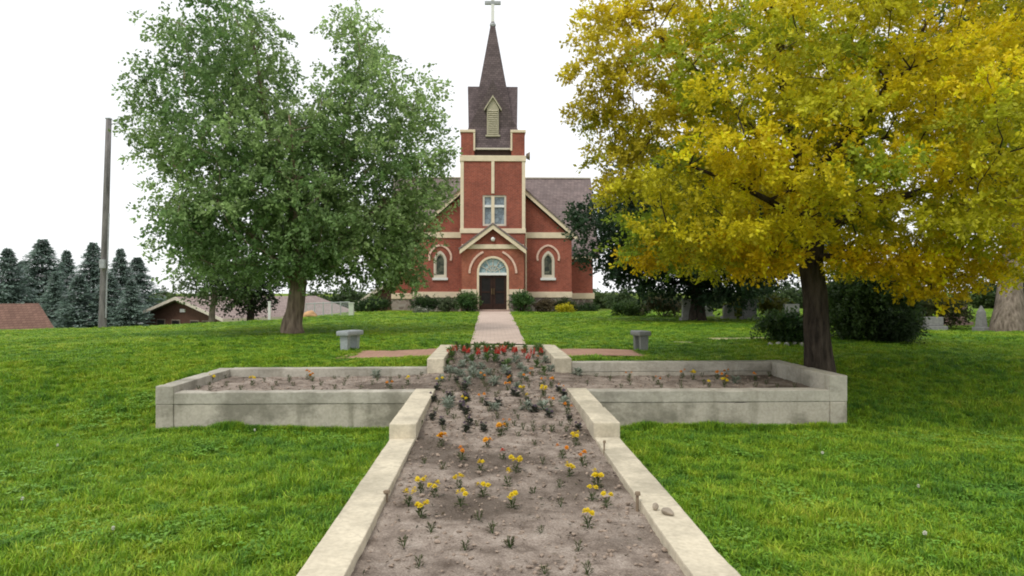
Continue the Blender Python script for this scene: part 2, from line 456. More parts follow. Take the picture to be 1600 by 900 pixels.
# paths ------------------------------------------------------------
def strip(name, left, right, mat, lift, n=40, m=6):
    """a sheet between two lines, following the ground"""
    v, f = [], []
    for i in range(n + 1):
        t = i / n
        a = Vector(left[0]).lerp(Vector(left[1]), t); b = Vector(right[0]).lerp(Vector(right[1]), t)
        for k in range(m + 1):
            p = a.lerp(b, k / m); v.append((p.x, p.y, g1(p.x, p.y) + lift))
    for i in range(n):
        for k in range(m):
            q = i * (m + 1) + k; f.append((q, q + 1, q + m + 2, q + m + 1))
    return link(name, poly_mesh(v, f), mat)
px_l, px_r = (735 - 766) / FPX * 15.6, (821 - 766) / FPX * 15.6
path = strip('path', ((px_l, 15.55), (-0.62, 43.1)), ((px_r, 15.55), (1.16, 43.1)), MAT['path'], 0.03, 60)
tag(path, 'pale pink paved path running to the church door', 'path', kind='structure')
sp = strip('side_path', ((AX - 3.05, 13.75), (AX - WH - 0.01, 13.75)), ((AX - 2.75, 15.0), (AX - WH - 0.01, 15.0)), MAT['sidepath'], 0.02, 12)
tag(sp, 'brick red side path leading to the pale bench', 'path', kind='structure')
sp = strip('side_path', ((AX + WH + 0.01, 13.75), (AX + 2.85, 13.95)), ((AX + WH + 0.01, 15.0), (AX + 2.75, 14.8)), MAT['sidepath'], 0.02, 12)
tag(sp, 'brick red side path leading to the shaded grey bench', 'path', kind='structure')

# ------------------------------------------------------------------ the cross-shaped planter
planter = empty('cross_planter', (AX, 10.0, g1(AX, 9.5)), label='large cross-shaped raised concrete planter on the lawn', cat='planter')
pb = planter.location.copy()
def pc(name, x0, x1, y0, y1, htop, hbot, mat, bev=0.012):
    """a concrete piece in planter coordinates (x from the axis, y world, h below the camera)"""
    bm = box(x0, x1, y0 - pb.y, y1 - pb.y, CZ - hbot - pb.z, CZ - htop - pb.z)
    bmesh.ops.bevel(bm, geom=bm.edges[:], offset=bev, segments=2, affect='EDGES', profile=0.6)
    for ax, (lo_, hi_) in enumerate(((x0, x1), (y0 - pb.y, y1 - pb.y))):
        if hi_ - lo_ > .6:
            for c_ in np.arange(lo_ + .07, hi_ - .03, .07):
                co = Vector((0, 0, 0)); co[ax] = c_; no = Vector((0, 0, 0)); no[ax] = 1
                bmesh.ops.bisect_plane(bm, geom=bm.verts[:] + bm.edges[:] + bm.faces[:], plane_co=co, plane_no=no)
    for v in bm.verts:                      # hand-cast concrete is never quite straight
        n = mnoise.noise_vector(Vector((v.co.x * 0.9 + x0, v.co.y * 0.9, v.co.z * 2)))
        n2 = mnoise.noise_vector(Vector((v.co.x * 6, v.co.y * 6, v.co.z * 9 + x0)))
        chip = max(0, mnoise.noise(Vector((v.co.x * 3.1, v.co.y * 3.1, 4))) - .38) * .05
        v.co += n * 0.006 + n2 * 0.003 - Vector((0, 0, chip if v.co.z > CZ - htop - pb.z - .03 else 0))
    return link(name, bm, mat, planter)
GAP = 0.001
for s in (-1, 1):
    a, b = (-WH, -WH + CW) if s < 0 else (WH - CW, WH)
    XH = XL if s < 0 else XR
    # near curb, in three cast lengths
    for (u, w) in ((YS, 5.5), (5.5, Y1)):
        pc('curb', a, b, u + GAP / 2, w - GAP / 2, H1, 2.3, MAT['curb'])
    pc('curb', a - 0.01, b + 0.01, Y1, Y2b + 0.01, H2, 2.3, MAT['curb'])
    pc('curb', a - 0.01, b + 0.01, Y3 - 0.02, Y4, H3, 2.1, MAT['curb'])
    hb = HL if s < 0 else HR
    hf = H2 + 0.005
    # arm: front wall below, cap stones above, end wall, back wall
    xi, xo = WH + 0.012, XH - 0.238
    lo, hi = (-xo, -xi) if s < 0 else (xi, xo)
    pc('wall', lo + 0.001, hi - 0.001, Y2 + 0.008, Y2b - 0.005, hf + 0.165, 2.4, MAT['wall'])
    cuts = np.linspace(lo, hi, 2)
    for k in range(1):
        pc('cap_stone', cuts[k] + GAP / 2, cuts[k + 1] - GAP / 2, Y2 + random.uniform(-.004, .004), Y2b, hf + random.uniform(-.004, .004), hf + 0.164, MAT['capc'])
    lo, hi = (-XH, -XH + 0.237) if s < 0 else (XH - 0.237, XH)
    pc('wall', lo, hi, Y2 - 0.01, Y3b, hf + 0.165, 2.4, MAT['wall'])
    ycuts = np.linspace(Y2 - 0.012, Y3b, 2)
    for k in range(1):
        pc('cap_stone', lo - 0.004, hi + 0.004, ycuts[k] + GAP / 2, ycuts[k + 1] - GAP / 2, hb + random.uniform(-.012, .012), hf + 0.164, MAT['capc'])
    lo, hi = (-xo, -xi) if s < 0 else (xi, xo)
    pc('wall', lo + 0.001, hi - 0.001, Y3, Y3b - 0.006, hb + 0.165, 2.1, MAT['wall'])
    cuts = np.linspace(lo, hi, 2)
    for k in range(1):
        pc('cap_stone', cuts[k] + GAP / 2, cuts[k + 1] - GAP / 2, Y3, Y3b, hb + random.uniform(-.004, .004), hb + 0.162, MAT['capc'])
pc('curb', -WH + CW + .012, WH - CW - .012, Y4 - 0.2, Y4, H3 + 0.01, 2.1, MAT['curb'])
pc('curb', -WH + CW + .012, WH - CW - .012, YS, YS + 0.26, H1 + 0.005, 2.3, MAT['curb'])

def soil_h(X, Y):
    c = np.interp(Y, [1.2, 4, 6.5, 7.7, 9, 10.3, 12.4, 13.4, 15.6], [1.63, 1.605, 1.585, 1.56, 1.485, 1.435, 1.36, 1.27, 1.20])
    x = np.abs(X - AX)
    w = sst((x - 1.0) / 0.7)
    return c * (1 - w) + 1.425 * w
def soil_z(X, Y): return CZ - soil_h(X, Y)
def sz1(x, y): return float(soil_z(np.array(x), np.array(y)))

st = 0.045
sx = np.arange(AX - XL + 0.1, AX + XR - 0.1, st); sy = np.arange(YS + 0.1, Y4 - 0.1, st)
SX, SY = np.meshgrid(sx, sy)
SZ = soil_z(SX, SY)
ok = in_planter(SX, SY, 0.05)
dz = np.zeros(SX.shape)
for j, i in zip(*np.nonzero(ok)):
    p = Vector((SX[j, i], SY[j, i], 0))
    dz[j, i] = 0.020 * mnoise.noise(p * 2.3) + 0.016 * mnoise.noise(p * 7.0) + 0.012 * mnoise.noise(p * 17.0)
SZ = SZ + dz
idx = -np.ones(SX.shape, int); idx[ok] = np.arange(ok.sum())
sv = np.stack([SX[ok], SY[ok], SZ[ok]], 1)
q = np.stack([idx[:-1, :-1], idx[:-1, 1:], idx[1:, 1:], idx[1:, :-1]], -1).reshape(-1, 4)
q = q[(q >= 0).all(1)]
soil = link('soil', poly_mesh(sv.tolist(), q.tolist()), MAT['soil'], smooth=True)
tag(soil, 'dry grey brown soil filling the planter', 'soil', kind='structure')

# clods: crumbs of soil too many to count
ico = bmesh.new(); bmesh.ops.create_icosphere(ico, subdivisions=1, radius=1.0)
iv = np.array([v.co[:] for v in ico.verts]); ifc = np.array([[v.index for v in f.verts] for f in ico.faces]); ico.free()
cv, cf, nC = [], [], 0
for k in range(5200):
    if rng.random() < 0.75: x = AX + rng.uniform(-0.92, 0.92); y = rng.uniform(2.2, 15.3)
    else: x = AX + rng.choice([-1, 1]) * rng.uniform(1.0, 4.5); y = rng.uniform(10.5, 12.3)
    if rng.random() < 0.4 and y > 9 : continue
    r = 0.004 + 0.016 * rng.random() ** 2.5
    v = iv * (r * rng.uniform(0.6, 1.3, (12, 1))) * np.array([rng.uniform(.8, 1.4), rng.uniform(.8, 1.4), rng.uniform(.5, .9)])
    cv.append(v + [x, y, sz1(x, y) + 0.006]); cf.append(ifc + nC); nC += 12
clods = link('soil_clods', poly_mesh(np.concatenate(cv).tolist(), np.concatenate(cf).tolist()), MAT['clod'])
tag(clods, 'loose crumbs of dry soil in the planter', 'soil', kind='stuff')

# ------------------------------------------------------------------ the church
CY, CB = 44.0, 0.68
church = empty('church', (0.153, CY, CB), label='red brick church with tall shingled steeple and cream trim', cat='church')
def cx_(x, D): return (x - 766) / FPX * D - 0.153
def cz_(y, D): return CZ - (y - 455) / FPX * D - CB
def part(name, me, mat, parent=church, smooth=False): return link(name, me, mat, parent, smooth)
def rect(x0, x1, z0, z1): return [(x0, z0), (x1, z0), (x1, z1), (x0, z1)]
def round_arch(xc, hw, z0, zs, n=16):
    return [(xc - hw, z0), (xc + hw, z0)] + [(xc + hw * math.cos(t), zs + hw * math.sin(t)) for t in np.linspace(0, math.pi, n)]
def pointed(xc, hw, z0, zs, k=1.35, n=8):
    """equilateral-like pointed arch"""
    r = 2 * hw * k / 1.35 * 0.9; cxr = xc + hw - r
    top = math.acos(min(1, max(-1, (xc - cxr) / r)))
    pr = [(cxr + r * math.cos(t), zs + r * math.sin(t)) for t in np.linspace(0, top, n)]
    pl = [(2 * xc - x, z) for x, z in pr[::-1][1:]]
    return [(xc - hw, z0), (xc + hw, z0)] + pr + pl
def arc_band(xc, zc, r0, r1, a0, a1, y0, y1, n=20, sharp=0.0):
    v, f = [], []
    for t in np.linspace(a0, a1, n):
        pk = sharp * max(0, math.sin(t)) ** 6
        for r, y in ((r0, y0), (r1, y0), (r1, y1), (r0, y1)):
            v.append((xc + r * math.cos(t), y, zc + (r + pk) * math.sin(t)))
    for i in range(n - 1):
        for k in range(4):
            a, b = i * 4 + k, i * 4 + (k + 1) % 4
            f.append((a, b, b + 4, a + 4))
    f.append((0, 1, 2, 3)); f.append(tuple((n - 1) * 4 + k for k in (3, 2, 1, 0)))
    bm = bmesh.new(); m = poly_mesh(v, f); bm.from_mesh(m); bmesh.ops.recalc_face_normals(bm, faces=bm.faces[:]); return bm

# tower
TH = 1.91; TD = 3.82
zt = cz_(252, 44)
wx0, wx1, wz0, wz1 = cx_(754, 44), cx_(791, 44), cz_(353, 44), cz_(305, 44)
tw = part('tower_wall', plate(rect(-TH, TH, 0, zt), [rect(wx0, wx1, wz0, wz1)], 0.3, 0.0), MAT['brick'])
part('tower_side_wall', box(-TH, -TH + 0.3, 0.302, TD, 0, zt), MAT['brick'])
part('tower_side_wall', box(TH - 0.3, TH, 0.302, TD, 0, zt), MAT['brick'])
part('tower_back_wall', box(-TH + .302, TH - .302, TD - 0.3, TD, 0, zt), MAT['brick'])
part('tower_floor', box(-TH + .302, TH - .302, .5, TD - .302, zt - 0.3, zt - .01), MAT['dark'])
part('tower_band', box(-TH - 0.07, TH + 0.07, -0.07, TD + 0.07, zt, cz_(243, 44), 0.02), MAT['cream'])
for s in (-1, 1):
    part('corner_strip', box(s * TH - (0.17 if s > 0 else 0.03), s * TH + (0.03 if s > 0 else 0.17), -0.03, 0.17, cz_(357, 44), zt - 0.003), MAT['cream'])
part('cross_upright', box(-0.09, 0.09, -0.06, 0.12, wz1 + 0.1, zt - 0.003), MAT['cream'])
# tower window
tww = part('window', plate(rect(wx0, wx1, wz0, wz1), [rect(wx0 + .12, wx1 - .12, wz0 + .12, wz1 - .1)], 0.16, 0.04), MAT['creamgrey'])
zc = cz_(322, 44)
part('mullion', box(-0.095, 0.095, -0.02, 0.14, wz0 + .121, wz1 - .06), MAT['cream'], tww)
part('transom', box(wx0 + .121, wx1 - .121, 0.0, 0.13, zc - .07, zc + .07), MAT['white'], tww)
for (a, b) in ((wx0 + .121, -0.097), (0.097, wx1 - .121)):
    part('pane', box(a, b, 0.15, 0.17, wz0 + .121, zc - .072), MAT['towerglass'], tww)
    part('pane', box(a, b, 0.15, 0.17, zc + .072, wz1 - .101), MAT['towerglass'], tww)
part('string_course', box(-TH - 0.06, TH + 0.06, -0.06, 0.1, cz_(364.5, 44), cz_(357, 44), 0.015), MAT['cream'])
# corner turrets
zc0, zc1 = cz_(243, 44) + .003, cz_(207, 44)
for s in (-1, 1):
    for yy in (0.0, TD - 0.8):
        x0, x1 = (TH - 0.8, TH) if s > 0 else (-TH, -TH + 0.8)
        tt = part('corner_turret', box(x0, x1, yy, yy + 0.8, zc0, zc1), MAT['brick'])
        part('cap', box(x0 - .06, x1 + .06, yy - .06, yy + .86, zc1 + .002, zc1 + 0.17, 0.03), MAT['cream'], tt)
        xi = x0 if s > 0 else x1
        part('strip', box(xi - .05, xi + .05, yy - .03, yy + .15, zc0 + 0.3, zc1 - .002), MAT['cream'], tt)
# belfry roof and spire
zr, ze, zf = cz_(135, 45.9), cz_(207, 45.9), cz_(234, 44.2)
yc = TD / 2
def gable_prism(half_len, half_w, z0, z1, flare, along_x):
    pts = []
    for s in (-1, 1):
        L0 = (half_len - flare) * s; L1 = half_len * s
        for w in (-half_w, half_w): pts.append((L0, w, z0))
        pts.append((L1, 0, z1))
    if not along_x: pts = [(b, a, z) for a, b, z in pts]
    return hull([(x, y + yc, z) for x, y, z in pts])
sp_ = part('belfry_roof', gable_prism(1.56, 1.46, ze, zr, 0.09, True), MAT['spire'])
part('belfry_roof', gable_prism(1.555, 1.455, ze + .002, zr - .003, 0.09, False), MAT['spire'])
part('roof_skirt', hull([(sx * a, yc + sy * a, z) for a, z in ((1.47, ze - .004), (1.80, zf + .1)) for sx in (-1, 1) for sy in (-1, 1)]), MAT['spire'])
part('eave_trim', box(-1.83, 1.83, yc - 1.83, yc + 1.83, zf, zf + 0.098), MAT['creamgrey'])
part('eave_shade_block', box(-1.7, 1.7, yc - 1.7, yc + 1.7, zc0, zf - .002), MAT['door'])  # block under the eave, its dark colour stands in for the shadow there
zs0, zs1 = zr - 2.5, cz_(34, 45.9)
hw0 = 0.76 + 0.76 * 2.5 / (zs1 - zr)
spire = part('spire', hull([(sx * hw0, yc + sy * hw0, zs0) for sx in (-1, 1) for sy in (-1, 1)] + [(sx * .1, yc + sy * .1, zs1) for sx in (-1, 1) for sy in (-1, 1)]), MAT['spire'])
# louver in front gable
yl = yc - 1.53
z0, z1, z2 = cz_(211, 44.3), cz_(170, 44.3), cz_(149, 44.3)
hl = 0.36
lv = part('louver', plate([(-hl, z0), (hl, z0), (hl, z1), (0, z2 - .15), (-hl, z1)], [], 0.5, yl - 0.12), MAT['louver'])
for k in range(12):
    z = z0 + 0.08 + k * 0.125
    if z < z1: part('slat', hull([(sx * (hl - .05), yl - .125 - d, z + e) for sx in (-1, 1) for d, e in ((0, 0), (.05, -.03), (.0, .06), (.05, .01))]), MAT['louver'], lv)
for s in (-1, 1):
    part('hood', hull([(s * 0, yl - .24 + d, z2 + e) for d in (0, .5) for e in (0, -.14)] + [(s * .52, yl - .24 + d, z1 - .02 + e) for d in (0, .5) for e in (0, -.12)]), MAT['louver'], lv)
part('sill', box(-hl - .08, hl + .08, yl - .2, yl + .1, z0 - .1, z0 - .003), MAT['louver'], lv)
# cross
zx = cz_(4, 45.9)
fin = part('steeple_cross', box(-0.10, 0.10, yc - .10, yc + .10, zs1 - .5, zx - .102, 0.02), MAT['white'])
part('arm', box(-0.5, 0.5, yc - .09, yc + .09, zx - .1, zx + .1, 0.02), MAT['metal'], fin)
part('post', box(-0.10, 0.10, yc - .10, yc + .10, zx + .102, zx + 0.62, 0.02), MAT['white'], fin)
part('ball', hull([(0.2 * math.cos(a) * math.cos(b), yc + .2 * math.sin(a) * math.cos(b), zs1 - .2 + .2 * math.sin(b)) for a in np.linspace(0, 6, 10) for b in (-1.2, -.6, 0, .6, 1.2)]), MAT['metal'], fin)
# loudspeaker fixed to the tower's side
part('loudspeaker', hull([(TH + .1 + d, 0.35 + a * math.cos(t), cz_(242, 44) + a * math.sin(t)) for d, a in ((0, .14), (.22, .26)) for t in np.linspace(0, 2 * math.pi, 12)]), MAT['housestone'])

# nave front
ND = 45.0; ny0 = 1.0
NH = 4.83
ze_n = cz_(371, ND); za = cz_(262, ND)
slope = (za - ze_n) / NH
def win_hole(xp0, xp1, zp0, zp1):
    x0, x1 = cx_(xp0, ND), cx_(xp1, ND); return (x0 + x1) / 2, (x1 - x0) / 2, cz_(zp1, ND)
wins = []
for (a, b) in ((678, 698), (846.5, 866.5)):
    xc, hw, z0 = win_hole(a, b, 394, 434); wins.append((xc, hw, z0, cz_(408, ND)))
part('nave_wall', plate([(-NH, 0.6), (NH, 0.6), (NH, ze_n), (0, za), (-NH, ze_n)], [pointed(*w) for w in wins], 0.35, ny0), MAT['brick'])
part('nave_side_wall', box(-NH, -NH + .3, ny0 + .352, 18, -1.5, ze_n), MAT['brick'])
part('nave_side_wall', box(NH - .3, NH, ny0 + .352, 18, -1.5, ze_n), MAT['brick'])
part('nave_back_wall', box(-NH + .302, NH - .302, 17.7, 18, -1.5, ze_n), MAT['brick'])
for (xc, hw, z0, zs) in wins:
    w = part('arched_window', plate(pointed(xc, hw, z0, zs), [pointed(xc, hw - .11, z0 + .13, zs)], 0.14, ny0 - 0.03), MAT['creamgrey'])
    part('pane', plate(pointed(xc, hw - .1, z0 + .12, zs), [], 0.03, ny0 + .08), MAT['archglass'], w)
    part('tracery', plate(pointed(xc, hw - .108, z0 + .132, zs), [pointed(xc, hw - .16, z0 + .18, zs)], 0.04, ny0 + .03), MAT['creamgrey'], w)
    part('sill', box(xc - hw - .08, xc + hw + .08, ny0 - .1, ny0 + .08, z0 - .15, z0 - .003, .01), MAT['white'], w)
    r = cx_(704, ND) - cx_(688, ND)
    part('hood_mould', arc_band(xc, cz_(402, ND), r - .02, r + .1, R(-18), R(198), ny0 - .07, ny0 + .05, 24, 0.06), MAT['moulding'], w)
# bands
for s in (-1, 1):
    a, b = (TH + .01, NH + .02) if s > 0 else (-NH - .02, -TH - .01)
    part('nave_band', box(a, b, ny0 - .07, ny0 + .1, cz_(372, ND), cz_(363, ND), .015), MAT['cream'])
    part('water_table', box(a, b, ny0 - .12, ny0 + .2, cz_(465, ND), cz_(456, ND), .02), MAT['cream'])
    part('foundation', box(a, b, ny0 - .06, ny0 + .25, -0.3, cz_(465, ND) - .003), MAT['stone'])
# raking boards and nave roof
ov = 0.35
for s in (-1, 1):
    ex_, ez_ = s * (NH + ov), ze_n - slope * ov
    part('rake_board', hull([(0, ny0 - .32 + d, za + .02 + e) for d in (0, .08) for e in (0.05, .32)] + [(ex_, ny0 - .32 + d, ez_ + .02 + e) for d in (0, .08) for e in (0.05, .32)]), MAT['cream'])
    part('nave_roof', hull([(s * .001, ny0 - .38 + d, za + .3 + e) for d in (0, 17.6) for e in (0.05, .15)] + [(ex_, ny0 - .38 + d, ez_ + .3 + e) for d in (0, 17.6) for e in (0.05, .15)]), MAT['roof'])
# transept
XT = 6.7; ty0, ty1 = 5.0, 13.0; tym = 9.0
ztr, zte = cz_(283, 53), cz_(390, 49)
for s in (-1, 1):
    a, b = (NH + .003, XT) if s > 0 else (-XT, -NH - .003)
    part('transept_wall', box(a, b, ty0, ty1, 0.6, zte), MAT['brick'])
    part('transept_gable', hull([(s * (XT - .25 + d), y, z) for d in (0, .25) for y, z in ((ty0, zte + .002), (ty1, zte + .002), (tym, ztr))]), MAT['brick'])
    part('water_table', box(a, b + .1 * (s > 0), ty0 - .12, ty1, cz_(467, 49), cz_(458, 49), .02), MAT['cream'])
    part('foundation', box(a, b, ty0 - .06, ty1, -.3, cz_(467, 49) - .003), MAT['stone'])
tsl = (ztr - zte) / (tym - ty0)
for s in (-1, 1):
    y_e = tym + s * (4.0 + .45); z_e = zte - tsl * .45
    part('transept_roof', hull([(x, tym, ztr + .1 + e) for x in (-7.1, 7.1) for e in (0, .12)] + [(x, y_e, z_e + .1 + e) for x in (-7.1, 7.1) for e in (0, .12)]), MAT['roof'])
    part('transept_fascia', box(-7.1, -NH - .4, y_e - .04, y_e + .04, z_e - .05, z_e + .09), MAT['cream'])
    part('transept_fascia', box(NH + .4, 7.1, y_e - .04, y_e + .04, z_e - .05, z_e + .09), MAT['cream'])
part('ridge_cap', box(-7.1, 7.1, tym - .1, tym + .1, ztr + .2, ztr + .28), MAT['creamgrey'])
# side stair enclosure on the far left
se = part('side_entry', hull([(x, y, z) for y in (5.6, 8.2) for x, z in ((-8.5, -.6), (-6.71, -.6), (-6.71, 1.75), (-8.5, .5))]), MAT['housewall'])
part('roof', hull([(x, y, z + e) for y in (5.3, 8.5) for e in (0, .14) for x, z in ((-6.71, 2.0), (-8.95, .42))]), MAT['houseroof'], se)
part('fascia', hull([(x, y, z + e) for y in (5.2, 5.297) for e in (-.16, .12) for x, z in ((-6.71, 2.0), (-8.95, .42))]), MAT['creamgrey'], se)

# porch
PD = 43.2; py0 = -0.8
PH = 1.82
zp = cz_(389, PD); zpa = cz_(353, PD)
psl = (zpa - zp) / (PH + .08)
zspr = cz_(425, PD); hwd = 0.92
zd0 = cz_(484, PD)
pw = part('porch_wall', plate(rect(-PH, PH, 0, zp), [round_arch(0, hwd, zd0, zspr)], 0.4, py0), MAT['brick_porch'])
for a in (-PH, PH - .3): part('porch_side_wall', box(a, a + .3, py0 + .402, -.003, 0, zp), MAT['brick_porch'])
part('porch_gable', plate([(-PH + .1, zp + .27), (PH - .1, zp + .27), (0, zpa - .05)], [], 0.3, py0 + .02), MAT['brick'])
part('porch_cornice', box(-PH + .0, PH - .0, py0 - .06, py0 + .2, zp + .002, zp + .268, .015), MAT['cream'])
for s in (-1, 1):
    ex_, ez_ = s * (PH + .12), zp - psl * .04 - .08
    part('porch_rake_board', hull([(0, py0 - .3 + d, zpa + e) for d in (0, .09) for e in (-.2, .06)] + [(ex_, py0 - .3 + d, ez_ + e) for d in (0, .09) for e in (-.2, .06)]), MAT['cream'])
    part('porch_roof', hull([(0.001 * s, py0 - .34 + d, zpa + e) for d in (0, .36 + .75) for e in (.064, .17)] + [(ex_ * 1.03, py0 - .34 + d, ez_ - .02 + e) for d in (0, .36 + .75) for e in (.064, .17)]), MAT['roof'])
    a, b = (hwd + .03, PH + .02) if s > 0 else (-PH - .02, -hwd - .03)
    part('water_table', box(a, b, py0 - .1, py0 + .2, cz_(460, PD), cz_(452, PD), .015), MAT['cream'])
    part('foundation', box(a, b, py0 - .05, py0 + .25, -.3, cz_(460, PD) - .003), MAT['stone'])
part('porch_lamp', hull([(.13 * math.cos(a) * math.cos(b), py0 - .12 + .13 * math.sin(a) * math.cos(b), cz_(374, PD) + .13 * math.sin(b)) for a in np.linspace(0, 6, 10) for b in (-1.2, -.6, 0, .6, 1.2)]), MAT['white'])
r = 36.5 / FPX * PD
part('hood_mould', arc_band(0, cz_(427, PD), r - .06, r + .06, R(0), R(66), py0 - .06, py0 + .05, 16), MAT['moulding'])
part('hood_mould', arc_band(0, cz_(427, PD), r - .06, r + .06, R(114), R(180), py0 - .06, py0 + .05, 16), MAT['moulding'])
# door with frame and fanlight
dr = part('door', plate(round_arch(0, hwd + .015, zd0, zspr), [round_arch(0, hwd - .11, zd0 + .01, zspr)], 0.22, py0 - .02), MAT['cream'])
ztrn = cz_(430, PD)
part('transom', box(-hwd + .11, hwd - .11, py0 - .01, py0 + .2, ztrn, ztrn + .15), MAT['white'], dr)
zfan = ztrn + .152
part('fanlight', plate([(hwd * .0 + x, z) for x, z in round_arch(0, hwd - .1, zfan, max(zspr, zfan + .02))], [], 0.03, py0 + .12), MAT['fanglass'], dr)
for t in (30, 60, 90, 120, 150):
    c, s_ = math.cos(R(t)), math.sin(R(t)); L = hwd - .12
    part('muntin', hull([(c * q - s_ * w, py0 + .085 + d, zfan + s_ * q * (1 if zspr <= zfan else 1) + c * w) for q in (.1, L) for w in (-.018, .018) for d in (0, .03)]), MAT['creamgrey'], dr)
part('muntin', arc_band(0, zfan, .38, .42, 0, math.pi, py0 + .085, py0 + .115, 14), MAT['creamgrey'], dr)
for s in (-1, 1):
    a, b = (0.012, hwd - .115) if s > 0 else (-hwd + .115, -.012)
    lf = part('door_leaf', plate(rect(a, b, zd0 + .02, ztrn - .005), [rect(a + .14, b - .14, zd0 + .35, ztrn - .16)], 0.06, py0 + .1), MAT['door'], dr)
    part('door_pane', box(a + .141, b - .141, py0 + .12, py0 + .135, zd0 + .351, ztrn - .161), MAT['doorglass'], dr)
    part('door_bar', box(a + .141, b - .141, py0 + .09, py0 + .119, zd0 + 1.0, zd0 + 1.08), MAT['door'], dr)
    part('handle', box(s * .06 - .018, s * .06 + .018, py0 + .02, py0 + .098, zd0 + .9, zd0 + 1.25, .006), MAT['brass'], dr)
part('dark_vestibule', box(-hwd, hwd, py0 + .45, -.05, 0.02, zspr + hwd), MAT['dark'])
part('door_step', box(-1.0, 1.0, py0 - .35, py0 + .35, -.2, zd0 - .003, .015), MAT['step'])
part('door_step', box(-1.05, 1.05, py0 - .75, py0 - .352, -.2, zd0 - .11, .015), MAT['step'])
# downpipe
g = Geo(); g.tube([(TH + .1, ny0 - .12, cz_(455, ND)), (TH + .1, ny0 - .12, cz_(364, ND))], [.055, .055], 8)
dp = part('downpipe', g.mesh(), MAT['cream'])
for z in (1.6, 3.0, 4.3): part('bracket', box(TH + .02, TH + .18, ny0 - .19, ny0 - .0, z, z + .05), MAT['cream'], dp)

# ------------------------------------------------------------------ trees
def leaves_around(centers, radii, per, leaf, aspect, cols, spray=0.35, n_spray=18, flat=0.6, droop=0.35, seed=1, colvar=0.18, jitter=0.07):
    """leaf quads gathered in sprays round clump centres; one albedo per leaf"""
    r = np.random.default_rng(seed)
    nC = len(centers); S = n_spray
    cen = np.repeat(centers, S, 0); rad = np.repeat(radii, S)
    u = r.normal(size=(nC * S, 3)); u /= np.linalg.norm(u, axis=1, keepdims=True)
    rr = r.random((nC * S, 1)) ** 0.45
    off = u * rr * rad[:, None] * np.array([1, 1, flat])
    sp = cen + off
    d = u * np.array([1, 1, 0.4]) + r.normal(size=u.shape) * 0.45; d[:, 2] -= droop
    d /= np.linalg.norm(d, axis=1, keepdims=True)
    ccol = np.repeat(cols, S, 0) * (1 + colvar * r.normal(size=(nC * S, 1)))
    L = per
    base = np.repeat(sp, L, 0); dd = np.repeat(d, L, 0)
    t = r.random((len(base), 1)) * spray
    p = base + dd * t + r.normal(size=base.shape) * jitter
    p[:, 2] -= (t[:, 0] ** 2) * 0.5
    a = dd + r.normal(size=p.shape) * 0.8; a /= np.linalg.norm(a, axis=1, keepdims=True)
    up = np.array([0, 0, 1.0]) + r.normal(size=p.shape) * 0.65
    b = np.cross(a, up); b /= np.linalg.norm(b, axis=1, keepdims=True) + 1e-9
    s = leaf * r.uniform(0.65, 1.35, (len(p), 1))
    n = np.cross(a, b)
    v = np.empty((len(p), 4, 3))
    v[:, 0] = p; v[:, 1] = p + a * s * .5 + b * s * aspect * .5 + n * s * .08; v[:, 2] = p + a * s; v[:, 3] = p + a * s * .5 - b * s * aspect * .5 + n * s * .08
    c = np.repeat(ccol, L, 0) * (1 + 0.12 * r.normal(size=(len(p), 1)))
    return v.reshape(-1, 3), np.clip(c, 0.004, 0.9)

def tube_tree(g, trunk, trunk_r, centers, seed, r_tip=0.012, limbs=()):
    """trunk polyline, then every clump centre joined to the nearest wood below it"""
    r = random.Random(seed)
    pts = [Vector(p) for p in trunk]
    nodes = []                                # (point, radius)
    fine, fr = [], []
    for i in range(len(pts) - 1):
        for k in range(4):
            t = k / 4; fine.append(pts[i].lerp(pts[i + 1], t)); fr.append(trunk_r[i] * (1 - t) + trunk_r[i + 1] * t)
    fine.append(pts[-1]); fr.append(trunk_r[-1])
    wob = [p + Vector((mnoise.noise(p * 1.7 + Vector((seed, 0, 0))), mnoise.noise(p * 1.7 + Vector((0, seed, 0))), 0)) * .05 for p in fine]
    g.tube(wob, fr, 12)
    nodes += [(p, q) for p, q in zip(wob, fr) if p.z > pts[0].z + (pts[-1].z - pts[0].z) * .22]
    for (lp, l0, l1) in limbs:
        lp = [Vector(p) for p in lp]; f2, r2 = [], []
        for i in range(len(lp) - 1):
            for k in range(4): f2.append(lp[i].lerp(lp[i + 1], k / 4))
        f2.append(lp[-1])
        r2 = [l0 + (l1 - l0) * (i / (len(f2) - 1)) ** .8 for i in range(len(f2))]
        f2 = [f2[0]] + [p + Vector((mnoise.noise(p * 1.3), mnoise.noise(p * 1.3 + Vector((7, 0, 0))), mnoise.noise(p * 1.3 + Vector((0, 9, 0))))) * .12 for p in f2[1:]]
        g.tube(f2, r2, 8); nodes += list(zip(f2, r2))
    top = pts[-1]
    order = sorted(range(len(centers)), key=lambda i: (Vector(centers[i]) - pts[len(pts) // 2]).length)
    for i in order:
        c = Vector(centers[i]); best = None
        for (p, q) in nodes:
            dv = c - p; cost = dv.length + (0.8 * max(0, p.z - c.z + .15)) + (0.25 if q < .02 else 0)
            if best is None or cost < best[0]: best = (cost, p, q)
        _, p, q = best
        L = (c - p).length; m1 = p.lerp(c, .4) + Vector((r.uniform(-1, 1), r.uniform(-1, 1), r.uniform(0, 1))) * .14 * L
        m2 = p.lerp(c, .75) + Vector((r.uniform(-1, 1), r.uniform(-1, 1), r.uniform(0, 1.2))) * .10 * L
        r0 = max(r_tip, min(q * .62, .02 + .035 * L))
        line = [p, m1, m2, c]; rads = [r0, r0 * .7, r0 * .45, r_tip * .5]
        g.tube(line, rads, 5, False)
        for a, b in zip(line[1:], rads[1:]): nodes.append((a, max(b, .008)))

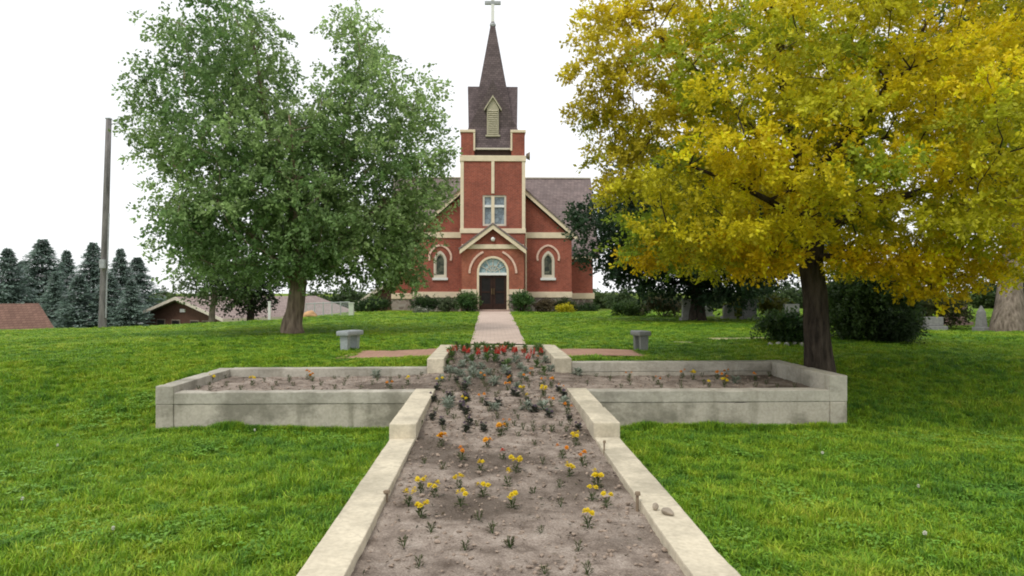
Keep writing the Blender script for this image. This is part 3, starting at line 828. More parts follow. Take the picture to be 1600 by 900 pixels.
def make_tree(name, label, group, base, trunk, trunk_r, centers, radii, cols, bark, limbs=(), seed=1, **kw):
    t = empty(name, base, 0, label, 'tree', group)
    b = np.array(base)
    g = Geo(); tube_tree(g, [Vector(p) - Vector(base) for p in trunk], trunk_r, [c - b for c in centers], seed, limbs=[([Vector(p) - Vector(base) for p in l], a, z) for l, a, z in limbs])
    link('trunk', g.mesh(), bark, t, True)
    v, c = leaves_around(centers - b, radii, kw.pop('per', 14), kw.pop('leaf', .07), kw.pop('aspect', .6), cols, seed=seed, **kw)
    link('crown', quads_mesh(v, 4, c), MAT['leaf'], t)
    return t

def flare(base, top, r0, r1, n=5, lean=(0, 0)):
    """trunk line with a flared foot"""
    b, t = Vector(base), Vector(top)
    pts, rad = [b - Vector((0, 0, .25))], [r0 * 1.45]
    pts.append(b + Vector((0, 0, .12))); rad.append(r0 * 1.18)
    for k in range(1, n + 1):
        f = k / n; p = b.lerp(t, f) + Vector((lean[0], lean[1], 0)) * math.sin(f * math.pi); pts.append(p); rad.append(r0 + (r1 - r0) * f)
    return pts, rad

# ---- yellow tree on the right
r_ = np.random.default_rng(5)
yb = Vector(((1288 - 766) / FPX * 12.0, 12.0, g1((1288 - 766) / FPX * 12.0, 12.0)))
cen, rad, col = [], [], []
C0 = np.array([5.95, 12.0, 4.75]); RR = np.array([4.0, 3.6, 3.7])
tries = 0
while len(cen) < 300 and tries < 20000:
    tries += 1
    u = r_.normal(size=3); u /= np.linalg.norm(u)
    rr = r_.random() ** 0.36
    nz = 1 + 0.16 * mnoise.noise(Vector(u * 2.2)) + .08 * mnoise.noise(Vector(u * 5))
    p = C0 + u * RR * rr * nz
    if r_.random() < .30:                       # the low, wide skirt of branches
        a_ = r_.random() * 6.283; q_ = 3.7 * r_.random() ** .45; rr = q_ / 3.9; p = np.array([yb.x + .25 + q_ * math.cos(a_), 12 + q_ * .95 * math.sin(a_), r_.uniform(2.25, 4.0)])
    q = math.hypot((p[0] - yb.x) / 4.2, (p[1] - 12) / 3.7)
    zlow = 2.15 + 0.5 * (1 - q) + 0.35 * mnoise.noise(Vector((p[0] * .8, p[1] * .8, 0)))
    if p[2] < zlow: continue
    if p[0] < 2.1 + .35 * mnoise.noise(Vector((p[2], p[1], 2))) - .25 * (p[2] > 4.3): continue
    if p[1] < 10.2 and p[2] < 2.75: continue
    if cen and min(np.linalg.norm((np.array(cen) - p) * [1, 1, 1.7], axis=1)) < 0.70: continue
    cen.append(p); rad.append(r_.uniform(.42, .80))
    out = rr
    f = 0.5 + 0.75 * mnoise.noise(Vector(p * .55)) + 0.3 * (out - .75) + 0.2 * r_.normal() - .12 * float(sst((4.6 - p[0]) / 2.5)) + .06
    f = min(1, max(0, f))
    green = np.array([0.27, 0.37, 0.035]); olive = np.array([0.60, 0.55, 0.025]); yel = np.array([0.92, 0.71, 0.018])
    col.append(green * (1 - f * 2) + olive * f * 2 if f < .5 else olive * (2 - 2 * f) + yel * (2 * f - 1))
for (px_, py_, dd_) in ((930, 60, 12.0), (925, 110, 11.7), (940, 150, 12.2), (965, 90, 11.4), (975, 30, 12.3), (990, 130, 11.6), (985, 190, 12.0), (950, 20, 12.4), (1010, 70, 11.8), (1020, 10, 12.1), (1000, 240, 11.8), (975, 280, 12.1), (960, 230, 12.3), (1040, 120, 11.5), (1030, 180, 11.6), (925, 175, 12.1), (1455, 455, 11.6), (1425, 430, 11.2), (1480, 440, 12.2), (1390, 415, 10.9), (1340, 400, 11.0), (1540, 430, 12.0), (1500, 405, 11.5), (1440, 400, 11.0), (1180, 415, 11.2), (1110, 400, 11.6), (1210, 395, 10.8), (1050, 385, 11.8), (1005, 400, 12.4), (1150, 375, 11.0)):
    cen.append(np.array(P(px_, py_, dd_))); rad.append(.42); col.append((np.array([.85, .62, .014]) if py_ > 300 else np.array([.66, .56, .04])) * r_.uniform(.75, 1.1))
tp, tr = flare(yb, (5.25, 12.0, 3.4), .22, .17, 4)
limb = lambda a, b, c, r0, r1: ([a, b, c], r0, r1)
top = (5.25, 12.0, 3.35)
limbs = [limb(top, (5.0, 12.1, 4.9), (4.7, 12.3, 7.2), .17, .03), limb(top, (4.2, 11.8, 4.6), (2.6, 11.5, 6.0), .12, .02),
         limb(top, (6.3, 12.3, 4.5), (7.6, 12.6, 6.6), .14, .025), limb((5.3, 12, 2.9), (6.6, 11.4, 3.4), (8.6, 10.9, 4.0), .10, .02),
         limb((5.35, 12, 2.8), (4.3, 11.2, 3.3), (2.9, 10.6, 3.8), .09, .02), limb(top, (5.5, 13.2, 4.6), (5.6, 14.8, 5.6), .11, .02),
         limb(top, (5.4, 10.9, 4.3), (5.6, 9.6, 4.9), .10, .02)]
make_tree('yellow_tree', 'large golden yellow tree with dark trunk beside the planter', None, yb, tp, tr, np.array(cen), np.array(rad), np.array(col), MAT['bark_dark'], limbs, 5,
          per=26, leaf=.068, aspect=.6, n_spray=34, spray=.22, flat=.30, droop=.15, colvar=.16, jitter=.032)

# ---- green tree on the left
r_ = np.random.default_rng(8)
D = 20.0
tb = P(457, 522, D); tb.z = g1(tb.x, tb.y)
lobes = [(350, 105, 118, 112, 2.8), (578, 170, 100, 120, 2.3), (450, 335, 195, 85, 3.2), (635, 290, 70, 85, 1.6), (262, 215, 72, 55, 1.8), (400, 240, 125, 115, 3.0), (665, 175, 42, 50, 1.2), (300, 352, 78, 62, 2.0), (562, 70, 40, 66, 1.2), (345, 402, 90, 36, 2.0), (470, 410, 110, 34, 2.2), (575, 385, 75, 45, 1.6), (622, 400, 34, 48, 1.0), (690, 235, 40, 30, .8), (232, 130, 38, 60, 1.0), (640, 350, 56, 60, 1.2), (612, 415, 52, 42, 1.0), (620, 330, 70, 60, 1.4), (500, 250, 75, 75, 2.0), (455, 350, 150, 70, 2.6)]
cen, rad, col = [], [], []
w = np.array([l[2] * l[3] for l in lobes], float); w /= w.sum()
tries = 0
while len(cen) < 450 and tries < 30000:
    tries += 1
    l = lobes[r_.choice(len(lobes), p=w)]
    u = r_.normal(size=3); u /= np.linalg.norm(u); rr = r_.random() ** .38 * (1 + .13 * mnoise.noise(Vector(u * 2.5 + l[0])))
    c = P(l[0] + (8 if l[0] < 380 else 0), l[1], D); m = D / FPX
    p = np.array(c) + u * rr * np.array([max(16, l[2] - (30 if l[0] < 380 else 20)) * m, l[4], max(16, l[3] - 12) * m])
    if cen and min(np.linalg.norm(np.array(cen) - p, axis=1)) < 0.40: continue
    cen.append(p); rad.append(r_.uniform(.42, .78))
    f = 0.42 + .8 * mnoise.noise(Vector(p * .5)) + .28 * r_.normal() + (0.25 if l[0] > 550 else 0)
    f = min(1, max(0, f))
    col.append(np.array([.165, .275, .095]) * (1 - f) + np.array([.355, .480, .185]) * f)
tp, tr = flare(tb, P(470, 400, D), .26, .20, 4)
t0 = P(470, 402, D)
limbs = [limb(t0, P(430, 260, D), P(390, 30, D - .3), .16, .025), limb(t0, P(520, 290, D + .3), P(572, 40, D + .5), .15, .02), limb(P(465, 440, D), P(560, 350, D - .4), P(650, 280, D - .6), .11, .02),
         limb(P(462, 450, D), P(370, 340, D - .5), P(270, 260, D - .9), .11, .02), limb(t0, P(460, 280, D - 1.2), P(450, 180, D - 2.0), .10, .02), limb(t0, P(450, 290, D + 1.2), P(470, 170, D + 2.0), .10, .02)]
make_tree('green_tree', 'broad green leafy tree with twin tops beside the church', None, tb, tp, tr, np.array(cen), np.array(rad), np.array(col), MAT['bark_pale'], limbs, 8,
          per=16, leaf=.10, aspect=.66, n_spray=18, spray=.32, flat=.66, droop=.5, colvar=.2, jitter=.045)

# ---- generic round trees
def round_tree(name, label, group, base, height, crown_c, crown_r, n, colA, colB, bark, tr0, seed, leaf=.12, per=10, n_spray=12, rad=(.4, .8), zmin=None, sep=.5, droop=.3):
    r = np.random.default_rng(seed); cen, rads, col = [], [], []
    base = Vector(base); cc = np.array(base) + np.array(crown_c); tries = 0
    while len(cen) < n and tries < n * 40:
        tries += 1
        u = r.normal(size=3); u /= np.linalg.norm(u); rr = r.random() ** .4 * (1 + .18 * mnoise.noise(Vector(u * 2.3 + seed)))
        p = cc + u * rr * np.array(crown_r)
        if zmin is not None and p[2] < base.z + zmin + .3 * mnoise.noise(Vector(p * .7)): continue
        if cen and min(np.linalg.norm(np.array(cen) - p, axis=1)) < sep: continue
        cen.append(p); rads.append(r.uniform(*rad)); f = min(1, max(0, .5 + .6 * mnoise.noise(Vector(p * .45)) + .15 * r.normal()))
        col.append(np.array(colA) * (1 - f) + np.array(colB) * f)
    tp, tr = flare(base, base + Vector((crown_c[0] * .8, crown_c[1] * .8, height)), tr0, tr0 * .55, 4)
    return make_tree(name, label, group, base, tp, tr, np.array(cen), np.array(rads), np.array(col), bark, (), seed, per=per, leaf=leaf, aspect=.65, n_spray=n_spray, spray=.45, flat=.7, droop=droop)

def gpt(x, D, dz=0.0):
    X = P(x, 455, D).x; return Vector((X, D, g1(X, D) + dz))

round_tree('maple_tree', 'low spreading dark green tree between the church and the cemetery', None, gpt(1090, 28), 2.6, (0, 0, 3.7), (4.5, 4.2, 2.75), 310, (.018, .040, .020), (.05, .095, .04), MAT['bark_dark'], .30, 21, leaf=.15, per=14, n_spray=20, zmin=1.0, sep=.46, rad=(.5, .9))
round_tree('oak_tree', 'tall tree with thick pale trunk at the right edge behind the yellow tree', None, gpt(1573, 20.5), 5.0, (1.6, 1.5, 7.6), (3.6, 3.2, 4.6), 230, (.025, .055, .022), (.07, .12, .04), MAT['bark_grey'], .36, 23, leaf=.13, per=12, n_spray=14, zmin=2.9, sep=.55)
round_tree('linden_tree', 'dark leafy tree filling the gap behind the thick trunk at far right', None, gpt(1665, 26), 3.0, (0, 0, 4.4), (3.0, 3.0, 4.2), 170, (.020, .050, .022), (.06, .11, .04), MAT['bark_dark'], .3, 24, leaf=.15, per=11, n_spray=13, zmin=.5, sep=.55)
# small trees by the house
round_tree('small_tree', 'slim young tree in front of the ranch house', None, gpt(328, 38), 2.6, (0.3, 0, 3.6), (1.9, 1.9, 1.8), 70, (.05, .10, .03), (.13, .18, .06), MAT['bark_grey'], .20, 31, leaf=.15, per=10, n_spray=10, sep=.45)
round_tree('small_tree', 'dark low-hanging tree in front of the ranch house', None, gpt(392, 40), 2.4, (0, 0, 2.6), (1.2, 1.4, 1.5), 60, (.02, .035, .016), (.05, .075, .03), MAT['bark_dark'], .24, 32, leaf=.15, per=10, n_spray=10, sep=.4)

# ---- spruces on the left
def spruce_mesh(seed, H=10.0, Rb=3.5, nb=950):
    r = np.random.default_rng(seed)
    f = r.random(nb) ** 1.25                       # 0 foot .. 1 top
    z = .4 + f * (H - .5); L = Rb * (1 - f) ** .85 * r.uniform(.5, 1.15, nb) + .12
    a = r.random(nb) * 2 * np.pi
    k = 24
    t = np.tile(np.linspace(.08, 1, k), nb) ; i = np.repeat(np.arange(nb), k)
    ca, sa = np.cos(a[i]), np.sin(a[i])
    rad = L[i] * t
    lat = r.normal(size=len(t)) * .16 * (1.2 - t) * np.maximum(L[i], .5)
    p = np.stack([ca * rad - sa * lat, sa * rad + ca * lat, z[i] - .32 * rad + .16 * rad * t + r.normal(size=len(t)) * .05], 1)
    d = np.stack([ca - sa * np.sign(lat) * .8, sa + ca * np.sign(lat) * .8, -.25 + r.normal(size=len(t)) * .35], 1); d /= np.linalg.norm(d, axis=1, keepdims=True)
    b = np.cross(d, np.array([0, 0, 1.]) + r.normal(size=d.shape) * .4); b /= np.linalg.norm(b, axis=1, keepdims=True)
    s = r.uniform(.22, .42, (len(t), 1)) * (0.6 + .5 * (1 - f[i][:, None]))
    v = np.empty((len(t), 4, 3)); v[:, 0] = p; v[:, 1] = p + d * s * .5 + b * s * .24; v[:, 2] = p + d * s; v[:, 3] = p + d * s * .5 - b * s * .24
    c = np.array([.20, .275, .225]) * (1 + .3 * r.normal(size=(nb, 1)))[i] * (.8 + .5 * t[:, None])  # distance haze is put into the pale grey-green needle colour
    return quads_mesh(v.reshape(-1, 3), 4, np.clip(c, .02, .4), 'needles')
sp_meshes = [spruce_mesh(41), spruce_mesh(42, 10, 4.0, 1000)]
g = Geo(); g.tube([(0, 0, -.5), (0, 0, 4), (0, 0, 9.6)], [.22, .14, .03], 7); sp_trunk = g.mesh()
spruce_labels = [('spruce cut by the picture edge, above the shed roof', 12, 388, 60), ('tallest spruce, second from the picture edge', 66, 374, 64), ('narrow spruce just behind the two wide ones near the shed', 104, 391, 68),
                 ('spruce directly behind the utility pole', 146, 379, 66), ('spruce just right of the utility pole', 188, 388, 62), ('small spruce half hidden by the green tree', 214, 402, 66), ('spruce low behind the shed ridge', 36, 408, 72), ('short spruce between the tallest and the narrow one', 86, 424, 58), ('short spruce left of the utility pole', 124, 428, 57), ('short bushy spruce right of the utility pole', 170, 426, 58), ('short spruce at the ranch house eave', 205, 436, 57)]
for k, (lab, x, ytop, D) in enumerate(spruce_labels):
    X = P(x, 455, D).x; zb = g1(X, D); zt_ = CZ - (ytop - 455) / FPX * D
    t = empty('spruce_tree', (X, D, zb), k * 1.3, 'dark ' + lab, 'tree', 'spruces behind the lawn')
    s = (zt_ - zb) / 10.0
    t.scale = (s * random.uniform(.95, 1.4),) * 2 + (s,)
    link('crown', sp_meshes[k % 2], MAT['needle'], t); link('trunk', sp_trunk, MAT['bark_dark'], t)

# ---- far trees at the end of the lawn and beyond the cemetery
def crown_mesh(seed, colA, colB, n=150, leaf=.30):
    r = np.random.default_rng(seed); cen, col, rads = [], [], []
    while len(cen) < n:
        u = r.normal(size=3); u /= np.linalg.norm(u); p = np.array([0, 0, 3.6]) + u * np.array([2.9, 2.9, 2.9]) * r.random() ** .4 * (1 + .2 * mnoise.noise(Vector(u * 2 + seed)))
        cen.append(p); rads.append(r.uniform(.5, .9)); f = min(1, max(0, .5 + .6 * mnoise.noise(Vector(p * .5)))); col.append(np.array(colA) * (1 - f) + np.array(colB) * f)
    v, c = leaves_around(np.array(cen), np.array(rads), 9, leaf, .7, np.array(col), .5, 9, .7, .2, seed)
    return quads_mesh(v, 4, c)
far_m = [crown_mesh(51, (.055, .095, .03), (.13, .185, .055)), crown_mesh(52, (.04, .075, .028), (.10, .15, .05))]
g = Geo(); g.tube([(0, 0, -.4), (0, 0, 1.8), (.1, 0, 4.2)], [.24, .17, .05], 7); far_trunk = g.mesh()
far = [(228, 462, 95, 'behind the spruces at the ranch house gable'), (258, 455, 100, 'behind the ranch house gable, paler'), (300, 452, 92, 'rising over the ranch house ridge'), (340, 455, 98, 'seen past the slim young tree'), (385, 450, 95, 'over the ranch house roof'),
       (492, 456, 78, 'directly right of the green tree trunk'), (520, 458, 84, 'behind the chain-link fence'), (548, 450, 76, 'behind the pale post'), (580, 452, 80, 'beside the church stair roof'),
       (912, 449, 90, 'peeping past the right church corner'), (945, 453, 86, 'in the gap right of the church'), (975, 452, 82, 'beside the gap right of the church'), (1030, 448, 78, 'under the low dark tree near the church'), (1130, 446, 80, 'beyond the grey headstone'), (1180, 440, 76, 'beyond the white headstones'), (1230, 442, 84, 'behind the yellow tree trunk'), (1345, 430, 70, 'behind the big lilac bush'), (1425, 446, 74, 'behind the dark shrub in the cemetery'), (1545, 436, 62, 'close beside the thick pale trunk'), (1620, 420, 60, 'at the picture edge behind the obelisk')]
for k, (x, ytop, D, lab) in enumerate(far):
    X = P(x, 455, D).x; zb = g1(X, D); zt_ = CZ - (ytop - 455) / FPX * D
    t = empty('far_tree', (X, D, zb), k * 2.1, 'distant green tree ' + lab, 'tree', 'distant trees around the grounds')
    s = max(.25, (zt_ - zb) / 6.4); t.scale = (s * random.uniform(1.0, 1.35), s, s)
    link('crown', far_m[k % 2], MAT['leaf'], t); link('trunk', far_trunk, MAT['bark_grey'], t)

# ------------------------------------------------------------------ shrubs
def shrub(name, label, base, rx, ry, rz, n, colA, colB, seed, leaf=.06, per=10, n_spray=9, group=None, rad=(.12, .26), lift=.9, flowers=None):
    r = np.random.default_rng(seed); base = Vector(base); cen, rads, col = [], [], []
    for k in range(n):
        u = r.normal(size=3); u /= np.linalg.norm(u); u[2] = abs(u[2]) if r.random() < .55 else u[2]
        p = np.array([0, 0, rz * .48]) + u * np.array([rx, ry, rz * .5]) * r.random() ** .33 * (1 + .22 * mnoise.noise(Vector(u * 2.4 + seed)))
        p[2] = max(p[2], .06); cen.append(p); rads.append(r.uniform(*rad)); f = min(1, max(0, .5 + .6 * mnoise.noise(Vector(p * 1.6 + seed)) + .2 * r.normal()))
        col.append(np.array(colA) * (1 - f) + np.array(colB) * f)
    t = empty(name, base, 0, label, 'shrub', group)
    v, c = leaves_around(np.array(cen), np.array(rads), per, leaf, .65, np.array(col), .16, n_spray, .85, .0, seed, jitter=.03)
    link('foliage', quads_mesh(v, 4, c), MAT['leaf'], t)
    g = Geo()
    for k in range(7):
        a = r.random() * 6.28; g.tube([(.06 * math.cos(a), .06 * math.sin(a), -.05), (rx * .4 * math.cos(a), ry * .4 * math.sin(a), rz * .4), (rx * .75 * math.cos(a), ry * .75 * math.sin(a), rz * .75)], [.025, .018, .006], 5, False)
    link('stem', g.mesh(), MAT['bark_dark'], t)
    if flowers is not None:
        m = int(flowers[1]); q = r.choice(len(v) // 4, m); pp = v.reshape(-1, 4, 3)[q, 0]; vv, cc = leaves_around(pp, np.full(m, .03), 5, .07, .9, np.tile(np.array(flowers[0]), (m, 1)), .03, 1, 1, 0, seed, jitter=.02)
        link('flower', quads_mesh(vv, 4, cc), MAT['petal'], t)
    return t
DG, LG = (.022, .050, .016), (.07, .125, .035)
def pxshrub(name, label, x0, x1, y0, y1, D, *a, **k):
    b = gpt((x0 + x1) / 2, D); m = D / FPX; rx = (x1 - x0) / 2 * m; h = CZ - (y0 - 455) * m - b.z
    return shrub(name, label, b, rx, min(rx, 1.2), h, *a, **k)
grp = 'shrubs planted along the church foundation'
pxshrub('boxwood_shrub', 'round dark green shrub immediately left of the church door', 716, 747, 458, 495, 42.6, 60, (.045, .105, .030), (.12, .22, .06), 61, leaf=.08, group=grp)
pxshrub('boxwood_shrub', 'round dark green shrub immediately right of the church door', 797, 833, 457, 492, 42.6, 60, (.045, .105, .030), (.12, .22, .06), 62, leaf=.08, group=grp)
pxshrub('spirea_shrub', 'loose grey green shrub second left of the door', 681, 716, 468, 494, 43.3, 50, (.09, .13, .065), (.18, .22, .12), 63, leaf=.08, group=grp)
pxshrub('boxwood_shrub', 'dark green shrub under the left arched church window', 642, 684, 465, 494, 43.3, 60, DG, LG, 64, leaf=.08, group=grp)
pxshrub('yew_hedge', 'wide low dark hedge at the left end of the church', 558, 612, 466, 497, 45.5, 90, (.018, .045, .014), (.055, .105, .03), 65, leaf=.08, group=grp)
pxshrub('hydrangea_shrub', 'small pale flowering clump under the left arched window', 648, 668, 486, 497, 41.2, 24, (.12, .16, .09), (.25, .26, .2), 66, leaf=.07, group=grp, flowers=((.6, .58, .52), 60))
pxshrub('barberry_shrub', 'reddish brown shrub right of the door shrub', 834, 868, 470, 492, 43.3, 44, (.08, .065, .035), (.17, .13, .07), 67, leaf=.08, group=grp)
pxshrub('boxwood_shrub', 'dark shrub behind the bright yellow clump', 866, 898, 468, 490, 43.8, 44, DG, (.085, .10, .035), 68, leaf=.08, group=grp)
pxshrub('goldenrod_clump', 'bright yellow clump at the right end of the church front', 873, 896, 478, 495, 41.8, 40, (.45, .42, .02), (.68, .60, .03), 69, leaf=.07, group=grp)
pxshrub('boxwood_shrub', 'small green shrub at the right corner of the church', 896, 934, 478, 493, 45, 40, DG, LG, 70, leaf=.08, group=grp)
# right side
b = gpt(1365, 16.6); shrub('lilac_bush', 'big dark green bush behind the yellow tree trunk', b, 0.80, .8, 1.55, 230, (.030, .060, .020), (.09, .15, .04), 71, leaf=.075, per=12, n_spray=12, rad=(.16, .34))
b = gpt(1402, 15.9); shrub('juniper_shrub', 'low round very dark shrub against the big bush', b, .34, .35, .62, 100, (.020, .038, .016), (.05, .085, .03), 72, leaf=.045, per=12, n_spray=12)
b = gpt(1322, 17.5); shrub('lilac_bush', 'pale green leafy bush between the yellow tree trunk and the dark bush', b, .5, .6, 1.7, 130, (.045, .085, .02), (.12, .17, .04), 73, leaf=.07, per=11, n_spray=11, rad=(.16, .3))
b = gpt(1228, 16.0); shrub('peony_clump', 'low leafy clump edged with white stones left of the yellow tree', b, .52, .5, .52, 70, (.03, .07, .02), (.10, .16, .04), 74, leaf=.07, per=11, n_spray=11)
b = gpt(1452, 22); shrub('dogwood_shrub', 'loose olive shrub among the gravestones under the yellow branches', b, .95, .8, 1.15, 80, (.035, .05, .018), (.12, .13, .035), 75, leaf=.08, per=10, n_spray=10, rad=(.18, .34))
b = gpt(1035, 33); shrub('hydrangea_shrub', 'brownish low shrub left of the dark tree trunk', b, .95, .6, .85, 50, (.07, .075, .03), (.17, .15, .07), 76, leaf=.09)
b = gpt(985, 34); shrub('hosta_clump', 'low green clump between the church and the dark tree', b, .9, .6, .55, 40, (.04, .085, .02), (.10, .16, .04), 77, leaf=.1)
b = gpt(1210, 29); shrub('spirea_shrub', 'yellowish green shrub beside the pink gravestone', b, .55, .5, .85, 40, (.10, .13, .02), (.24, .24, .04), 78, leaf=.09)
b = gpt(1153, 31); shrub('spirea_shrub', 'small yellow green shrub between two pale gravestones', b, .4, .4, .8, 36, (.12, .15, .02), (.26, .27, .04), 79, leaf=.09)

# ------------------------------------------------------------------ gravestones
def headstone(label, x, D, w, h, t, mat, top='round', rz=0.0):
    b = gpt(x, D); o = empty('gravestone', (b.x, b.y, b.z - .03), rz, label, 'gravestone', 'gravestones in the cemetery')
    link('base', box(-w * .66, w * .66, -t * .9, t * .9, -.1, .16, .015), mat, o)
    if top == 'obelisk':
        link('stone', hull([(sx * a, sy * a, z) for a, z in ((w / 2, .162), (w * .36, h - .18), (.01, h)) for sx in (-1, 1) for sy in (-1, 1)]), mat, o)
    elif top == 'round':
        link('stone', plate([(-w / 2, .162), (w / 2, .162)] + [(w / 2 * math.cos(a), h - w * .3 + w * .3 * math.sin(a)) for a in np.linspace(0, math.pi, 12)], [], t, -t / 2), mat, o)
    else:
        link('stone', box(-w / 2, w / 2, -t / 2, t / 2, .162, h, .02), mat, o)
    return o
headstone('slim pale grey obelisk gravestone at the far right', 1533, 20.8, .22, .78, .2, MAT['grave_grey'], 'obelisk', .3)
headstone('wide reddish gravestone left of the obelisk', 1488, 24, .95, .75, .25, MAT['grave_pink'], 'flat', .2)
headstone('low dark gravestone under the drooping yellow branches', 1458, 21, .5, .42, .2, MAT['grave_grey'], 'flat')
headstone('pale upright gravestone just left of the dark tree trunk', 1074, 29, .42, .92, .2, MAT['grave_pale'], 'flat')
headstone('small white gravestone right of the dark tree trunk', 1138, 30, .42, .62, .2, MAT['grave_pale'], 'round')
headstone('grey round-topped gravestone between yellow green shrubs', 1171, 29, .52, .9, .2, MAT['grave_grey'], 'round')
headstone('white gravestone beside the yellow tree trunk', 1236, 27, .55, .72, .22, MAT['grave_pale'], 'flat')
headstone('tiny white gravestone under the dark tree', 1105, 33, .45, .55, .2, MAT['grave_pale'], 'round')
headstone('grey gravestone half hidden behind the olive shrub', 1428, 26, .6, .8, .2, MAT['grave_grey'], 'round')
def rock(name, label, cat, loc, s, mat, seed, group=None):
    bm = bmesh.new(); bmesh.ops.create_icosphere(bm, subdivisions=3, radius=1)
    for v in bm.verts:
        n = 1 + .28 * mnoise.noise(v.co * 1.3 + Vector((seed, 0, 0))) + .12 * mnoise.noise(v.co * 3.1 + Vector((0, seed, 0))); v.co = Vector((v.co.x * s[0], v.co.y * s[1], v.co.z * s[2])) * n
    o = link(name, bm, mat, None, True); o.location = loc; o.rotation_euler = (0, 0, seed); return tag(o, label, cat, group)
for k, x in enumerate((1203, 1216, 1229, 1242, 1252)):
    b = gpt(x, 15.35 + .08 * (k % 2)); rock('edging_stone', 'small white stone edging the low leafy clump, ' + ['first', 'second', 'third', 'fourth', 'last'][k] + ' towards the yellow tree', 'stone', b + Vector((0, 0, .03)), (.055 + .015 * (k % 2), .05, .05), MAT['grave_pale'], k + 3, 'white stones round the leafy clump')
# bare patches in the lawn
def patch(label, x, D, rx, ry, seed):
    v = [(0, 0)]; n = 28
    c = gpt(x, D)
    for k in range(n):
        a = 2 * math.pi * k / n; q = 1 + .35 * mnoise.noise(Vector((math.cos(a) * 1.7 + seed, math.sin(a) * 1.7, 0))); v.append((rx * math.cos(a) * q, ry * math.sin(a) * q))
    me = poly_mesh([(c.x + a, c.y + b, g1(c.x + a, c.y + b) + .012) for a, b in v], [(0, k + 1, (k + 1) % n + 1) for k in range(n)])
    return tag(link('bare_ground', me, MAT['bare_dirt']), label, 'bare patch', kind='structure')
patch('long pale bare patch in the lawn near the low clump', 1150, 17.6, .75, .32, 1)
patch('small pale bare spot in the lawn right of the shaded bench', 1068, 16.6, .22, .12, 4)

# ------------------------------------------------------------------ benches
def bench(label, x, D, rz, mat, w, L):
    b = gpt(x, D); o = empty('stone_bench', b, rz, label, 'bench', 'stone benches beside the planter')
    bm = box(-w / 2, w / 2, -L / 2, L / 2, .315, .415, .03); link('seat', bm, mat, o)
    for s in (-1, 1):
        y = s * L * .3
        link('leg', hull([(sx * a, y + sy * .045, z) for a, z in ((w * .26, -.05), (w * .17, .06), (w * .17, .24), (w * .32, .313)) for sx in (-1, 1) for sy in (-1, 1)]), mat, o)
    return o
bench('pale grey polished stone bench on the left of the planter', 547, 15.0, R(-24), MAT['granite'], .29, .56)
bench('grey stone bench on the right of the planter, tree shade in its colour', 1001, 14.8, R(14), MAT['granite_shaded'], .27, .44)

# ------------------------------------------------------------------ utility pole
b = gpt(160, 30); tpt = P(170, 187, 30)
pole = empty('utility_pole', b, 0, 'tall weathered wooden utility pole on the left lawn', 'pole')
g = Geo(); d = tpt - b
g.tube([Vector((0, 0, -.3))] + [d * f for f in (0, .33, .66, 1)], [.155, .15, .135, .12, .105], 12); link('shaft', g.mesh(), MAT['pole'], pole, True)
pc_ = d * .985
link('cap', box(pc_.x - .1, pc_.x + .1, pc_.y - .1, pc_.y + .1, pc_.z + .14, pc_.z + .19, .01), MAT['metal'], pole)
g = Geo(); g.tube([d * .05 + Vector((.15, -.05, 0)), d * .55 + Vector((.15, -.05, 0))], [.03, .03], 8); link('conduit', g.mesh(), MAT['metal'], pole)
g = Geo(); q0 = d * .975; g.tube([q0, q0 + Vector((.22, -.02, .05)), q0 + Vector((.42, -.03, .04))], [.025, .022, .02], 7); arm_ = link('lamp_arm', g.mesh(), MAT['metal'], pole)
link('lamp_head', hull([(q0.x + .40 + a, q0.y - .03 + b, q0.z + .04 + c) for a, b, c in ((0, -.05, 0), (0, .05, 0), (.0, 0, .06), (.3, -.07, -.03), (.3, .07, -.03), (.3, 0, .05), (.36, 0, -.02), (.1, 0, -.07), (.28, 0, -.09))]), MAT['metal'], arm_)
link('meter_box', box(.02, .22, -.3, -.17, 2.4, 2.75, .01), MAT['metal'], pole)

# ------------------------------------------------------------------ house and shed on the left
def gabled(name, label, loc, rz, w, L, wallh, rise, ov, wall, roof, fascia, cat):
    o = empty(name, loc, rz, label, cat)
    link('wall', hull([(x, y, z) for y in (-L / 2, L / 2) for x, z in ((-w / 2, 0), (w / 2, 0), (w / 2, wallh), (0, wallh + rise * .97), (-w / 2, wallh))]), wall, o)
    sl = rise / (w / 2)
    for s in (-1, 1):
        e = (s * (w / 2 + ov), wallh - sl * ov)
        rf = link('roof', hull([(0.001 * s, y, wallh + rise + d) for y in (-L / 2 - ov, L / 2 + ov) for d in (.04, .16)] + [(e[0], y, e[1] + d) for y in (-L / 2 - ov, L / 2 + ov) for d in (.04, .16)]), roof, o)
        link('rake', hull([(0.001 * s, y, wallh + rise + d) for y in (-L / 2 - ov - .05, -L / 2 - ov - .003) for d in (-.08, .15)] + [(e[0], y, e[1] + d) for y in (-L / 2 - ov - .05, -L / 2 - ov - .003) for d in (-.08, .15)]), fascia, rf)
        link('fascia', box(min(e[0], e[0] + s * .05) , max(e[0], e[0] + s * .05), -L / 2 - ov, L / 2 + ov, e[1] - .1, e[1] + .15), fascia, rf)
    return o
hb = P(300, 490, 60); hz = g1(hb.x, hb.y)
house = gabled('ranch_house', 'low brown ranch house with pale pink roof beyond the lawn', (P(388, 480, 63).x, 64, hz - .42), R(-34), 10.4, 13.0, (CZ - 35 / FPX * 60) - hz + .25, 1.40, .7, MAT['housewall'], MAT['houseroof'], MAT['creamgrey'], 'house')
wh = (CZ - 35 / FPX * 60) - hz + .25
